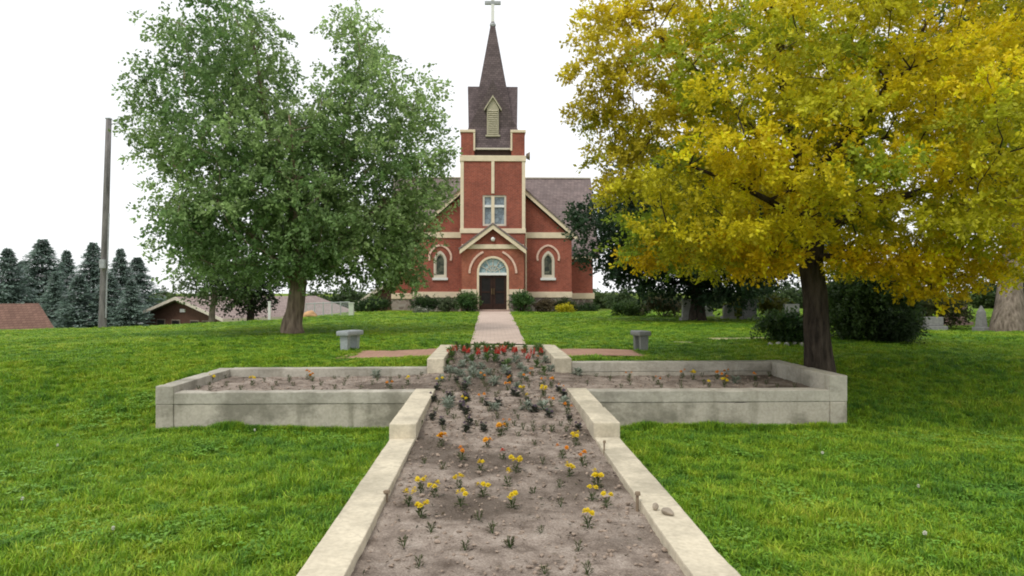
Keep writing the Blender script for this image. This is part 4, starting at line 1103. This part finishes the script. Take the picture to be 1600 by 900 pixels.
for x in (-2.9, -.9, 1.5, 3.0):
    w_ = link('window', box(x - .55, x + .55, -6.56, -6.503, wh - 1.3, wh - .25), MAT['housestone'], house); link('pane', box(x - .47, x + .47, -6.58, -6.562, wh - 1.22, wh - .33), MAT['doorglass'], w_)
link('vent', box(-.3, .3, -6.6, -6.503, wh + .35, wh + .6), MAT['white'], house)
for y in (-4, -1, 2, 4.5):
    w_ = link('window', box(5.203, 5.26, y - .6, y + .6, wh - 1.4, wh - .3), MAT['white'], house); link('pane', box(5.262, 5.28, y - .52, y + .52, wh - 1.32, wh - .38), MAT['doorglass'], w_)
sb = P(40, 500, 42); szb = g1(sb.x, sb.y)
ze_s = CZ - (512 - 455) / FPX * 42
shed = gabled('shed', 'small shed with reddish brown shingled roof at the left edge', (P(6, 500, 42).x, 42.6, szb - .05), R(-32), 2.7, 2.4, ze_s - szb + .12, 1.15, .3, MAT['housewall'], MAT['shedroof'], MAT['cream'], 'shed')
link('door', box(-.45, .45, -1.36, -1.303, 0, 1.9), MAT['white'], shed)
# white post, fence, boulder
def post(name, label, x, D, h, w, mat, cat='post'):
    b = gpt(x, D); bm = box(-w / 2, w / 2, -w / 2, w / 2, -.2, h, .01); o = link(name, bm, mat); o.location = b
    bm2 = box(-w * .62, w * .62, -w * .62, w * .62, h + .002, h + .05, .01); link('cap', bm2, mat, o); return tag(o, label, cat)
post('white_post', 'thin white post in front of the ranch house', 421, 38, 1.15, .12, MAT['white'])
post('gate_post', 'thick pale green gate post at the end of the fence', 549, 36, .62, .22, MAT['palepost'])
fa, fb = gpt(478, 37), gpt(546, 36.6)
fence = empty('chain_link_fence', fa, 0, 'low chain-link fence left of the church', 'fence')
n = 6
for k in range(n):
    p = fa.lerp(fb, k / (n - 1)) - fa; z = g1(fa.x + p.x, fa.y + p.y) - fa.z
    g = Geo(); g.tube([(p.x, p.y, z - .2), (p.x, p.y, z + .72)], [.025, .025], 7); link('post', g.mesh(), MAT['wire'], fence)
dv = fb - fa
g = Geo(); g.tube([(0, 0, .70), (dv.x, dv.y, dv.z + .70)], [.022, .022], 6); link('rail', g.mesh(), MAT['wire'], fence)
g = Geo(); Lf = dv.length
for k in range(-12, int(Lf / .09)):
    for s in (-1, 1):
        t0_, t1_ = k * .09, k * .09 + .95
        a0, a1 = max(0, t0_), min(Lf, t1_)
        if a1 <= a0: continue
        f0, f1 = (a0 - t0_) / .95, (a1 - t0_) / .95
        if s < 0: f0, f1 = 1 - f0, 1 - f1
        A = dv * (a0 / Lf) + Vector((0, 0, .03 + .66 * f0)); B = dv * (a1 / Lf) + Vector((0, 0, .03 + .66 * f1)); g.tube([A, B], [.004, .004], 3, False)
link('wire_mesh', g.mesh(), MAT['wire'], fence)
rock('boulder', 'rounded orange tan boulder right of the green tree trunk', 'boulder', gpt(484, 35.5) + Vector((0, 0, .08)), (.36, .3, .24), MAT['orange_rock'], 9)

# ------------------------------------------------------------------ flowers in the planter
def foliage_mesh(seed, n, h, spread, leaf, aspect, colA, colB):
    r = np.random.default_rng(seed); V, Cc = [], []
    for k in range(n):
        a = r.random() * 6.283; f = r.random() ** .8
        base = np.array([.012 * math.cos(a), .012 * math.sin(a), h * .75 * f])
        d = np.array([math.cos(a) * spread, math.sin(a) * spread, .35 + .9 * f + .3 * r.normal()]); d /= np.linalg.norm(d)
        b = np.cross(d, [0, 0, 1.]); b /= np.linalg.norm(b) + 1e-9
        L = leaf * r.uniform(.7, 1.3); w = L * aspect
        p0 = base; p1 = base + d * L * .5; tip = base + d * L + np.array([0, 0, -L * .25])
        V += [p0, p1 + b * w * .5, tip, p1 - b * w * .5]
        c = np.array(colA) + (np.array(colB) - np.array(colA)) * r.random(); Cc.append(c)
    for k in range(3):                                  # stems
        a = k * 2.1 + r.random(); t = np.array([.03 * math.cos(a), .03 * math.sin(a), h])
        for q in range(2):
            w = np.array([.004 * math.cos(q * 1.57), .004 * math.sin(q * 1.57), 0]); V += [-w, w, t + w * .6, t - w * .6]; Cc.append(np.array([.08, .13, .04]))
    return quads_mesh(np.array(V), 4, np.array(Cc))

def blossom_mesh(seed, rad, colA, colB):
    r = np.random.default_rng(seed); V, Cc = [], []
    for ring, (q, up, n) in enumerate(((1.0, .15, 11), (.72, .55, 9), (.42, 1.1, 7))):
        for k in range(n):
            a = 6.283 * k / n + r.random() * .4; d = np.array([math.cos(a), math.sin(a), up]); b = np.array([-math.sin(a), math.cos(a), 0])
            L = rad * q * r.uniform(.85, 1.15); z = np.array([0, 0, .006 * ring])
            V += [z, z + d * L * .65 + b * L * .36, z + d * L + np.array([0, 0, -.25 * L * (1 - up)]), z + d * L * .65 - b * L * .36]
            Cc.append(np.array(colA) + (np.array(colB) - np.array(colA)) * r.random())
    return quads_mesh(np.array(V), 4, np.array(Cc))

def spike_mesh(seed, h, colA, colB, n=60, w=.022):
    r = np.random.default_rng(seed); V, Cc = [], []
    for k in range(n):
        f = r.random(); a = r.random() * 6.283; d = np.array([math.cos(a), math.sin(a), .5]); b = np.array([-math.sin(a), math.cos(a), 0])
        L = w * (1.3 - .7 * f); z = np.array([0, 0, h * f]); V += [z, z + d * L * .6 + b * L * .4, z + d * L * 1.2, z + d * L * .6 - b * L * .4]; Cc.append(np.array(colA) + (np.array(colB) - np.array(colA)) * r.random())
    return quads_mesh(np.array(V), 4, np.array(Cc))

GA, GB = (.06, .08, .035), (.16, .18, .075)
FOL = {'marigold': [foliage_mesh(s, 24, .10, .8, .055, .30, GA, GB) for s in (1, 2, 3)],
       'green': [foliage_mesh(s, 17, .085, .75, .05, .24, (.065, .065, .035), (.15, .15, .075)) for s in (4, 5, 6)],
       'tall': [foliage_mesh(s, 46, .22, .7, .11, .30, (.07, .13, .035), (.17, .26, .08)) for s in (7, 8, 9)],
       'silver': [foliage_mesh(s, 40, .13, .9, .11, .36, (.22, .26, .20), (.38, .42, .34)) for s in (10, 11)],
       'dark': [foliage_mesh(s, 40, .11, 1.0, .085, .55, (.045, .055, .038), (.11, .11, .085)) for s in (12, 13)]}
BLO = {'yellow': [blossom_mesh(s, .029, (.62, .46, .008), (.85, .66, .02)) for s in (1, 2)],
       'orange': [blossom_mesh(s, .030, (.62, .17, .008), (.80, .36, .012)) for s in (3, 4)],
       'gold': [blossom_mesh(s, .046, (.72, .30, .006), (.88, .52, .012)) for s in (5, 6)],
       'red': [blossom_mesh(s, .038, (.60, .05, .02), (.75, .11, .03)) for s in (7, 8)],
       'purple': [blossom_mesh(s, .028, (.075, .05, .085), (.16, .11, .16)) for s in (9, 10)],
       'salvia': [spike_mesh(s, .13, (.52, .03, .02), (.72, .09, .05)) for s in (1, 2)]}
LAB = {
 ('yellow', 'near'): ('marigold', 'small yellow marigold plant in the bare soil of the planter foot', 'flower', 'yellow marigolds in the planter foot'),
 ('gold', 'near'): ('marigold', 'large golden orange marigold near the step of the planter', 'flower', 'golden marigolds near the planter step'),
 ('orange', 'near'): ('marigold', 'small orange marigold plant in the bare soil of the planter foot', 'flower', 'orange marigolds in the planter foot'),
 ('red', 'near'): ('marigold', 'single red flower standing in the soil of the planter foot', 'flower', None),
 ('green', 'near'): ('seedling', 'small dull green seedling without flowers in the planter foot', 'seedling', 'flowerless seedlings in the planter foot'),
 ('dark', 'mid'): ('purple_flower', 'dark leaved purple flowering plant at the middle of the cross', 'flower', 'purple plants at the middle of the cross'),
 ('orange', 'mid'): ('marigold', 'orange marigold plant at the middle of the cross', 'flower', 'orange marigolds at the middle of the cross'),
 ('yellow', 'mid'): ('marigold', 'yellow marigold plant at the middle of the cross', 'flower', 'yellow marigolds at the middle of the cross'),
 ('silver', 'mid'): ('dusty_miller', 'silvery grey leaved plant at the middle of the cross', 'plant', 'silver plants at the middle of the cross'),
 ('salvia', 'mid'): ('salvia', 'red spiked flower in the row near the planter head', 'flower', 'red flowers in the planter head'),
 ('tall', 'mid'): ('leafy_plant', 'tall leafy green plant in the planter head by the path', 'plant', 'green plants in the planter head'),
 ('green', 'mid'): ('seedling', 'small green seedling at the middle of the cross', 'seedling', 'seedlings at the middle of the cross'),
 ('yellow', 'left'): ('marigold', 'small yellow marigold in the left arm of the planter', 'flower', 'yellow marigolds in the left arm'),
 ('orange', 'left'): ('marigold', 'small orange marigold in the left arm of the planter', 'flower', 'orange marigolds in the left arm'),
 ('green', 'left'): ('seedling', 'thin green seedling in the left arm of the planter', 'seedling', 'seedlings in the left arm'),
 ('silver', 'left'): ('dusty_miller', 'silvery grey plant in the left arm of the planter', 'plant', 'silver plants in the left arm'),
 ('yellow', 'right'): ('marigold', 'bright yellow marigold in the right arm of the planter', 'flower', 'yellow marigolds in the right arm'),
 ('orange', 'right'): ('marigold', 'small orange marigold in the right arm of the planter', 'flower', 'orange marigolds in the right arm'),
 ('green', 'right'): ('seedling', 'thin green seedling in the right arm of the planter', 'seedling', 'seedlings in the right arm'),
 ('silver', 'right'): ('dusty_miller', 'silvery grey plant in the right arm of the planter', 'plant', 'silver plants in the right arm'),
}
def flower(kind, zone, x, y, scale=1.0, nb=None):
    name, lab, cat, grp_ = LAB[(kind, zone)]
    o = empty(name, (x, y, sz1(x, y) - .006), random.uniform(0, 6.28), lab, cat, grp_)
    scale *= {'near': .76, 'mid': .76}.get(zone, .85) * (.82 if kind in ('gold', 'dark') else 1); o.scale = (scale,) * 3
    fk = {'yellow': 'marigold', 'orange': 'marigold', 'gold': 'marigold', 'red': 'marigold', 'salvia': 'marigold'}.get(kind, kind)
    link('leaves', random.choice(FOL[fk]), MAT['leaf'], o)
    if kind in ('yellow', 'orange', 'gold', 'red', 'dark', 'salvia'):
        bk = 'purple' if kind == 'dark' else kind
        n_ = nb or (random.choice((2, 3, 4, 5)) if kind == 'yellow' else 0) or {'yellow': 3, 'orange': 2, 'gold': 3, 'red': 1, 'dark': 2, 'salvia': 3}[kind]
        for k in range(n_):
            a = 6.283 * k / n_ + random.random(); q = .0 if n_ == 1 else random.uniform(.025, .055)
            bl = link('blossom', random.choice(BLO[bk]), MAT['petal'], o)
            bl.location = (q * math.cos(a), q * math.sin(a), random.uniform(.115, .16) if kind != 'salvia' else .09)
            bl.rotation_euler = (random.uniform(-.5, .5), random.uniform(-.5, .5), random.uniform(0, 6))
    return o
def on_soil(px, py):
    Y = 7.0
    for _ in range(30):
        p = P(px, py, Y); dzz = p.z - sz1(p.x, p.y); Y = Y + dzz / max(.05, (CZ - p.z) / Y); Y = min(15.3, max(2.5, Y))
    p = P(px, py, Y); return p.x, p.y
near = [(560, 140, 'gold', 1), (680, 225, 'orange', 1), (790, 290, 'yellow', 1), (570, 275, 'green', 1), (460, 245, 'green', 1), (830, 150, 'gold', 1), (920, 225, 'red', 1), (910, 80, 'gold', 1), (1000, 295, 'yellow', 1),
        (665, 390, 'yellow', 1), (440, 415, 'yellow', 1), (520, 440, 'yellow', 1), (370, 490, 'yellow', 1), (675, 495, 'yellow', 1), (440, 560, 'yellow', 1), (805, 440, 'yellow', 1), (950, 375, 'yellow', 1), (975, 510, 'yellow', 1),
        (1100, 425, 'green', 1), (780, 575, 'green', 1), (500, 645, 'green', 1), (860, 650, 'green', 1), (960, 735, 'green', 1), (700, 755, 'green', 1), (430, 845, 'green', 1), (340, 730, 'green', 1),
        (280, 135, 'green', 2), (525, 135, 'yellow', 2), (445, 210, 'orange', 2), (330, 245, 'green', 2), (490, 325, 'yellow', 2), (565, 255, 'orange', 2), (430, 385, 'green', 2), (650, 385, 'yellow', 2), (620, 460, 'yellow', 2), (705, 500, 'yellow', 2),
        (435, 490, 'green', 2), (595, 615, 'yellow', 2), (320, 655, 'green', 2), (140, 735, 'green', 2), (540, 750, 'green', 2), (340, 890, 'green', 2), (590, 890, 'green', 2), (185, 90, 'green', 2), (470, 55, 'green', 2), (275, 50, 'green', 2), (120, 45, 'red', 3)]
for (zx, zy, kind, zone) in near:
    ox = 540 if zone == 1 else 760
    if zone == 3: kind = 'orange'
    x, y = on_soil(ox + zx / 3.75, 660 + zy / 3.75)
    flower(kind, 'near', x, y, random.uniform(.95, 1.2) * (1.15 if kind == 'gold' else 1))
for yy in np.arange(8.1, 15.2, .27):
    for xx in np.arange(-.86, .87, .205):
        x = AX + xx + random.uniform(-.08, .08); y = yy + random.uniform(-.1, .1); u = random.random()
        if y > 14.5: k = 'tall' if u < .8 else None
        elif y > 13.0 and u < .12: k = 'salvia'
        elif y > 13.7: k = 'salvia' if u < .58 else 'green' if u < .72 else 'tall' if u < .84 else None
        elif y > 11.6: k = 'silver' if u < .30 else 'green' if u < .62 else 'tall' if u < .70 else 'orange' if u < .75 else 'dark' if u < .82 else None
        elif y > 10.2: k = 'orange' if u < .16 else 'yellow' if u < .23 else 'green' if u < .56 else 'silver' if u < .66 else 'dark' if u < .78 else None
        elif y > 8.6: k = 'dark' if u < .28 else 'orange' if u < .40 else 'green' if u < .72 else 'silver' if u < .78 else 'yellow' if u < .86 else None
        else: k = 'green' if u < .3 else 'orange' if u < .38 else 'dark' if u < .6 else None
        if k: flower(k, 'mid', x, y, random.uniform(.95, 1.3))
for s, zn in ((-1, 'left'), (1, 'right')):
    for yy in (10.75, 11.2, 11.65, 12.05):
        for xx in np.arange(1.35, 4.45, .34):
            x = AX + s * xx + random.uniform(-.1, .1); y = yy + random.uniform(-.1, .1); u = random.random()
            if zn == 'left': k = 'green' if u < .58 else 'orange' if u < .70 else 'yellow' if u < .78 else 'silver' if u < .88 else None
            else:
                k = 'green' if u < .58 else 'orange' if u < .70 else 'silver' if u < .78 else None
                if 2.9 < xx < 3.7 and u > .35: k = 'yellow' if u < .8 else 'orange'
            if k: flower(k, zn, x, y, random.uniform(.9, 1.2))

# say which one: plants of one look counted along the bed
def ordinal(n):
    one = ['', 'first', 'second', 'third', 'fourth', 'fifth', 'sixth', 'seventh', 'eighth', 'ninth', 'tenth', 'eleventh', 'twelfth', 'thirteenth', 'fourteenth', 'fifteenth', 'sixteenth', 'seventeenth', 'eighteenth', 'nineteenth']
    if n < 20: return one[n]
    tens = {2: 'twent', 3: 'thirt', 4: 'fort', 5: 'fift', 6: 'sixt'}[n // 10]
    return tens + 'ieth' if n % 10 == 0 else tens + 'y-' + one[n % 10]
fam = {}
for o in scene.objects:
    if o.parent is None and 'group' in o and o.get('category') in ('flower', 'seedling', 'plant'): fam.setdefault(o['group'], []).append(o)
for gname, os_ in fam.items():
    arm = 'arm' in gname
    os_.sort(key=(lambda o: -abs(o.location.x - AX)) if arm else (lambda o: o.location.y))
    for k, o in enumerate(os_):
        o['label'] = o['label'] + ', ' + ordinal(k + 1) + (' from the outer end' if arm else ' from the foot')

# dead leaves and bits of stalk lying on the soil
n_d = 6000
dx_ = np.concatenate([AX + rng.uniform(-.92, .92, 4200), AX + rng.choice([-1, 1], 1800) * rng.uniform(1.0, 4.4, 1800)]); dy_ = np.concatenate([3 + 12.3 * rng.beta(2.4, 1.9, 4200), rng.uniform(10.5, 12.3, 1800)])
a_ = rng.uniform(0, 6.28, n_d); L_ = rng.uniform(.012, .055, n_d); w_d = L_ * rng.uniform(.1, .4, n_d); zz_ = soil_z(dx_, dy_) + .012
d_ = np.stack([np.cos(a_) * L_, np.sin(a_) * L_, rng.normal(0, .25, n_d) * L_], 1); b_ = np.stack([-np.sin(a_) * w_d, np.cos(a_) * w_d, rng.normal(0, .4, n_d) * w_d], 1); p_ = np.stack([dx_, dy_, zz_], 1)
vv = np.stack([p_ - d_ * .5, p_ + b_ * .5, p_ + d_ * .5, p_ - b_ * .5], 1).reshape(-1, 3)
cc = np.array([[.045, .032, .022], [.10, .075, .045], [.20, .165, .11], [.05, .055, .03]])[rng.integers(0, 4, n_d)]
tag(link('plant_debris', quads_mesh(vv, 4, cc), MAT['leaf']), 'dead leaves and bits of stalk lying on the planter soil', 'debris', kind='stuff')

# stakes and clods at the curb
def stake(label, px, py, D, h, htop, w=.032):
    X = (px - 766) / FPX * D
    g = Geo(); z = sz1(X, D); g.tube([(0, 0, -.1), (0.004, 0, h * .8), (.006, 0, h * .82), (.005, 0, h)], [w * .4, w * .5, w * .95, w * .8], 7)
    o = link('stake', g.mesh(), MAT['wood']); o.location = (X, D, z); return tag(o, label, 'stake')
stake('short wooden stake beside the right curb, near the clod', 996, 790, 5.35, .13, 0, .024)
stake('thin stake at the front of the right stepped curb', 944, 705, 7.05, .14, 0, .016)
stake('short wooden stake beside the left curb', 604, 772, 5.6, .085, 0, .03)
rock('dirt_clod', 'lump of dirt lying on the right curb', 'clod', (AX + WH - .14, 5.02, CZ - H1 + .02), (.055, .034, .024), MAT['rock'], 2)
rock('dirt_clod', 'smaller lump of dirt on the right curb beside the stake', 'clod', (AX + WH - .20, 5.12, CZ - H1 + .025), (.022, .022, .026), MAT['rock'], 5)

# ------------------------------------------------------------------ grass
def blade_tuft(seed, n, h, spread, width, lean=.5, broad=False):
    r = np.random.default_rng(seed); v, f, col = [], [], []
    for k in range(n):
        a, q = r.random() * 6.283, spread * r.random() ** .5
        bx_, by_ = q * math.cos(a), q * math.sin(a); t = r.random() * 6.283; L = h * r.uniform(.55, 1.25); ln = L * lean * r.uniform(.2, 1.3)
        dx, dy = math.cos(t), math.sin(t); wx, wy = -dy * width * .5, dx * width * .5
        i = len(v)
        v += [(bx_ - wx, by_ - wy, -.01), (bx_ + wx, by_ + wy, -.01), (bx_ + dx * ln * .35 - wx * .8, by_ + dy * ln * .35 - wy * .8, L * .6), (bx_ + dx * ln * .35 + wx * .8, by_ + dy * ln * .35 + wy * .8, L * .6), (bx_ + dx * ln, by_ + dy * ln, L * (1 - .25 * ln / L))]
        f += [(i, i + 1, i + 3, i + 2), (i + 2, i + 3, i + 4)]
        u = r.uniform(.6, 1.2); y = r.random()
        c = (u * (1.25 if y > .93 else 1), u, u * (.9 if y < .93 else 1.5), 1); col += [c] * 5
    me = poly_mesh(v, f, 'tuft'); at = me.attributes.new('bladecol', 'FLOAT_COLOR', 'POINT'); at.data.foreach_set('color', np.array(col, dtype=np.float32).ravel())
    return me
def clover_tuft(seed, n, h, spread, leaf):
    r = np.random.default_rng(seed); v, f, col = [], [], []
    for k in range(n):
        a, q = r.random() * 6.283, spread * r.random() ** .5; c = np.array([q * math.cos(a), q * math.sin(a), h * r.uniform(.6, 1.1)])
        t0 = r.random() * 6.28; u = r.uniform(.8, 1.25); tl = r.normal(size=2) * .25
        for j in range(3):
            t = t0 + j * 2.094; i = len(v); d = np.array([math.cos(t), math.sin(t), tl[0]]); b = np.array([-math.sin(t), math.cos(t), tl[1]])
            v += [tuple(c), tuple(c + d * leaf * .6 + b * leaf * .45), tuple(c + d * leaf), tuple(c + d * leaf * .6 - b * leaf * .45)]; f.append((i, i + 1, i + 2, i + 3)); col += [(u, u, u, 1)] * 4
    me = poly_mesh(v, f, 'clover'); at = me.attributes.new('bladecol', 'FLOAT_COLOR', 'POINT'); at.data.foreach_set('color', np.array(col, dtype=np.float32).ravel())
    return me

def scatter(name, pts, rot, scl, pick, protos, mat, label, cat):
    col = bpy.data.collections.new(name + '_kinds')
    for k, me in enumerate(protos):
        me.materials.append(mat); o = bpy.data.objects.new('%s_kind_%02d' % (name, k), me); col.objects.link(o)
    me = bpy.data.meshes.new(name); me.vertices.add(len(pts)); me.vertices.foreach_set('co', pts.astype(np.float32).ravel())
    for nm, ty, arr, key in (('rot', 'FLOAT_VECTOR', rot, 'vector'), ('scl', 'FLOAT_VECTOR', scl, 'vector'), ('pick', 'INT', pick, 'value')):
        at = me.attributes.new(nm, ty, 'POINT'); at.data.foreach_set(key, arr.astype(np.int32 if ty == 'INT' else np.float32).ravel())
    me.update()
    o = link(name, me, mat)
    ng = bpy.data.node_groups.new(name, 'GeometryNodeTree')
    ng.interface.new_socket('Geometry', in_out='INPUT', socket_type='NodeSocketGeometry'); ng.interface.new_socket('Geometry', in_out='OUTPUT', socket_type='NodeSocketGeometry')
    N, L = ng.nodes, ng.links
    gi, go = N.new('NodeGroupInput'), N.new('NodeGroupOutput')
    ci = N.new('GeometryNodeCollectionInfo'); ci.inputs[0].default_value = col; ci.inputs[1].default_value = True; ci.inputs[2].default_value = True
    ip = N.new('GeometryNodeInstanceOnPoints'); ip.inputs['Pick Instance'].default_value = True
    def attr(nm, ty):
        a = N.new('GeometryNodeInputNamedAttribute'); a.data_type = ty; a.inputs[0].default_value = nm; return a.outputs[0]
    L.new(gi.outputs[0], ip.inputs['Points']); L.new(ci.outputs[0], ip.inputs['Instance'])
    L.new(attr('pick', 'INT'), ip.inputs['Instance Index']); L.new(attr('rot', 'FLOAT_VECTOR'), ip.inputs['Rotation']); L.new(attr('scl', 'FLOAT_VECTOR'), ip.inputs['Scale'])
    L.new(ip.outputs[0], go.inputs[0])
    mod = o.modifiers.new('scatter', 'NODES'); mod.node_group = ng
    return tag(o, label, cat, kind='stuff')

def sample(y0, y1, dens, wfac=.86, pad=1.5):
    area_n = int(dens * (y1 - y0) * (2 * (wfac * y1 + pad)))
    Y = rng.uniform(y0, y1, area_n); X = rng.uniform(-1, 1, area_n) * (wfac * y1 + pad)
    k = np.abs(X) < wfac * np.maximum(Y, 1) + pad
    X, Y = X[k], Y[k]
    k = ~in_planter(X, Y, -.015)
    k &= ~((Y > 15.5) & (Y < 43.4) & (X > np.interp(Y, [15.5, 43.2], [px_l, -.62]) - .01) & (X < np.interp(Y, [15.5, 43.2], [px_r, 1.16]) + .01))
    k &= ~((Y > 13.8) & (Y < 14.95) & (np.abs(X - AX) < 2.75))
    k &= ~((Y > 42.3) & (np.abs(X) < 9))
    k &= ~((((X - 5.87) / .85) ** 2 + ((Y - 17.6) / .38) ** 2) < .7)
    return X[k], Y[k]
segs = [(2.6, 6.0, 330, 1.0), (6.0, 10.2, 300, 1.0), (10.2, 15.0, 190, 1.05), (15.0, 24.0, 95, 1.25), (24.0, 36.0, 42, 1.7), (36.0, 50, 18, 2.1)]
PX, PY, PS, PK = [], [], [], []
for (a, b, dn, sc) in segs:
    X, Y = sample(a, b, dn); PX.append(X); PY.append(Y)
    tall = np.array([max(.35, 0.85 + .65 * mnoise.noise(Vector((x * .7, y * .7, 3))) + .55 * mnoise.noise(Vector((x * 2.3, y * 2.3, 8)))) for x, y in zip(X, Y)])
    mow = np.interp(Y, [0, 9, 13, 18, 50], [1.4, 1.2, .72, .5, .42])
    PS.append(np.stack([np.full(len(X), sc), np.full(len(X), sc), sc * tall * mow / np.sqrt(sc)], 1) * rng.uniform(.8, 1.2, (len(X), 1)))
    PK.append(rng.integers(0, 5, len(X)))
# a longer fringe the mower misses along the foot of the arms
n_f = 900
for s in (-1, 1):
    X = AX + s * rng.uniform(WH + .02, XL if s < 0 else XR, n_f); Y = Y2 - np.abs(rng.normal(0, .05, n_f)) - .02
    PX.append(X); PY.append(Y); PS.append(np.stack([np.ones(n_f), np.ones(n_f), rng.uniform(1.0, 1.5, n_f) + 1.3 * np.clip([mnoise.noise(Vector((x_ * 2.1, 0, 5))) for x_ in X], 0, 1)], 1)); PK.append(rng.integers(0, 5, n_f))
    n2 = 700
    Y = rng.uniform(2.5, Y1, n2); X = AX + s * (WH + .02 + np.abs(rng.normal(0, .04, n2)))
    PX.append(X); PY.append(Y); PS.append(np.stack([np.ones(n2), np.ones(n2), rng.uniform(1.0, 2.1, n2)], 1)); PK.append(rng.integers(0, 5, n2))
PX, PY, PS, PK = np.concatenate(PX), np.concatenate(PY), np.concatenate(PS), np.concatenate(PK)
pts = np.stack([PX, PY, gz(PX, PY)], 1)
rot = np.stack([rng.normal(0, .12, len(PX)), rng.normal(0, .12, len(PX)), rng.uniform(0, 6.283, len(PX))], 1)
tufts = [blade_tuft(80 + k, 24, .078, .065, .007 + .0012 * k, .5 + .14 * k) for k in range(5)]
scatter('lawn_grass', pts, rot, PS, PK, tufts, MAT['blade'], 'green grass blades of the lawn', 'grass')

# clover and broad-leaved weeds in patches
cxs, cys = [], []
spots = [(130, 775, .5), (40, 740, .45), (300, 830, .5), (225, 640, .5), (420, 660, .5), (520, 690, .4), (330, 700, .35), (60, 850, .4), (560, 770, .25), (480, 845, .35), (1390, 840, .55), (1480, 830, .4), (1570, 790, .45), (1120, 710, .4), (1060, 800, .3), (1110, 860, .35), (1270, 690, .35), (1330, 720, .3), (1560, 700, .4), (150, 660, .4), (1230, 780, .3), (1430, 690, .3)]
for (px, py, rr) in spots:
    Y = 5.0
    for _ in range(20):
        p = P(px, py, Y); Y = max(2.7, Y + (p.z - g1(p.x, p.y)) / ((CZ - p.z) / Y + .05))
    p = P(px, py, Y); n_ = int(36 * rr / .4)
    cxs.append(p.x + rng.normal(0, rr * .6, n_)); cys.append(p.y + rng.normal(0, rr * .8, n_))
X, Y = np.concatenate(cxs), np.concatenate(cys); k = ~in_planter(X, Y, -.05); X, Y = X[k], Y[k]
pts = np.stack([X, Y, gz(X, Y)], 1); rot = np.stack([0 * X, 0 * X, rng.uniform(0, 6.28, len(X))], 1); s = rng.uniform(.8, 1.3, (len(X), 1)); scl = np.repeat(s, 3, 1)
scatter('clover', pts, rot, scl, rng.integers(0, 3, len(X)), [clover_tuft(90 + k, 7, .065, .09, .018 + .006 * k) for k in range(3)], MAT['clover'], 'clover and broad-leaved weeds growing in the lawn', 'clover')

# dandelion seed heads
g = Geo(); g.tube([(0, 0, -.02), (.004, 0, .07), (.002, .003, .13)], [.0028, .0025, .002], 5); d_stem = g.mesh()
V = []; r = np.random.default_rng(3); u = r.normal(size=(70, 3)); u /= np.linalg.norm(u, axis=1, keepdims=True)
for d in u:
    b = np.cross(d, [.3, .2, 1.]); b /= np.linalg.norm(b); c = np.array([0, 0, .135]); V += [c + d * .004, c + d * .014 + b * .005, c + d * .018, c + d * .014 - b * .005]
d_head = quads_mesh(np.array(V), 4, np.tile([.80, .80, .70], (70, 1)))
dand = [(177, 832), (398, 676), (90, 700), (35, 785), (1435, 765), (1445, 840), (1285, 712)]
for (px, py) in dand:
    Y = 5.0
    for _ in range(20):
        p = P(px, py, Y); Y = max(2.7, Y + (p.z - .1 - g1(p.x, p.y)) / ((CZ - p.z) / Y + .05))
    p = P(px, py, Y); o = empty('dandelion', (p.x, p.y, g1(p.x, p.y)), random.random() * 6, 'pale dandelion seed head in the ' + ('left' if px < 770 else 'right') + ' lawn, ' + ordinal(1 + sum(1 for q in dand if (q[0] < 770) == (px < 770) and q[1] > py)) + ' from the bottom of the picture', 'dandelion', 'dandelion seed heads in the lawn')
    link('stem', d_stem, MAT['stem'], o); link('seed_head', d_head, MAT['petal'], o)
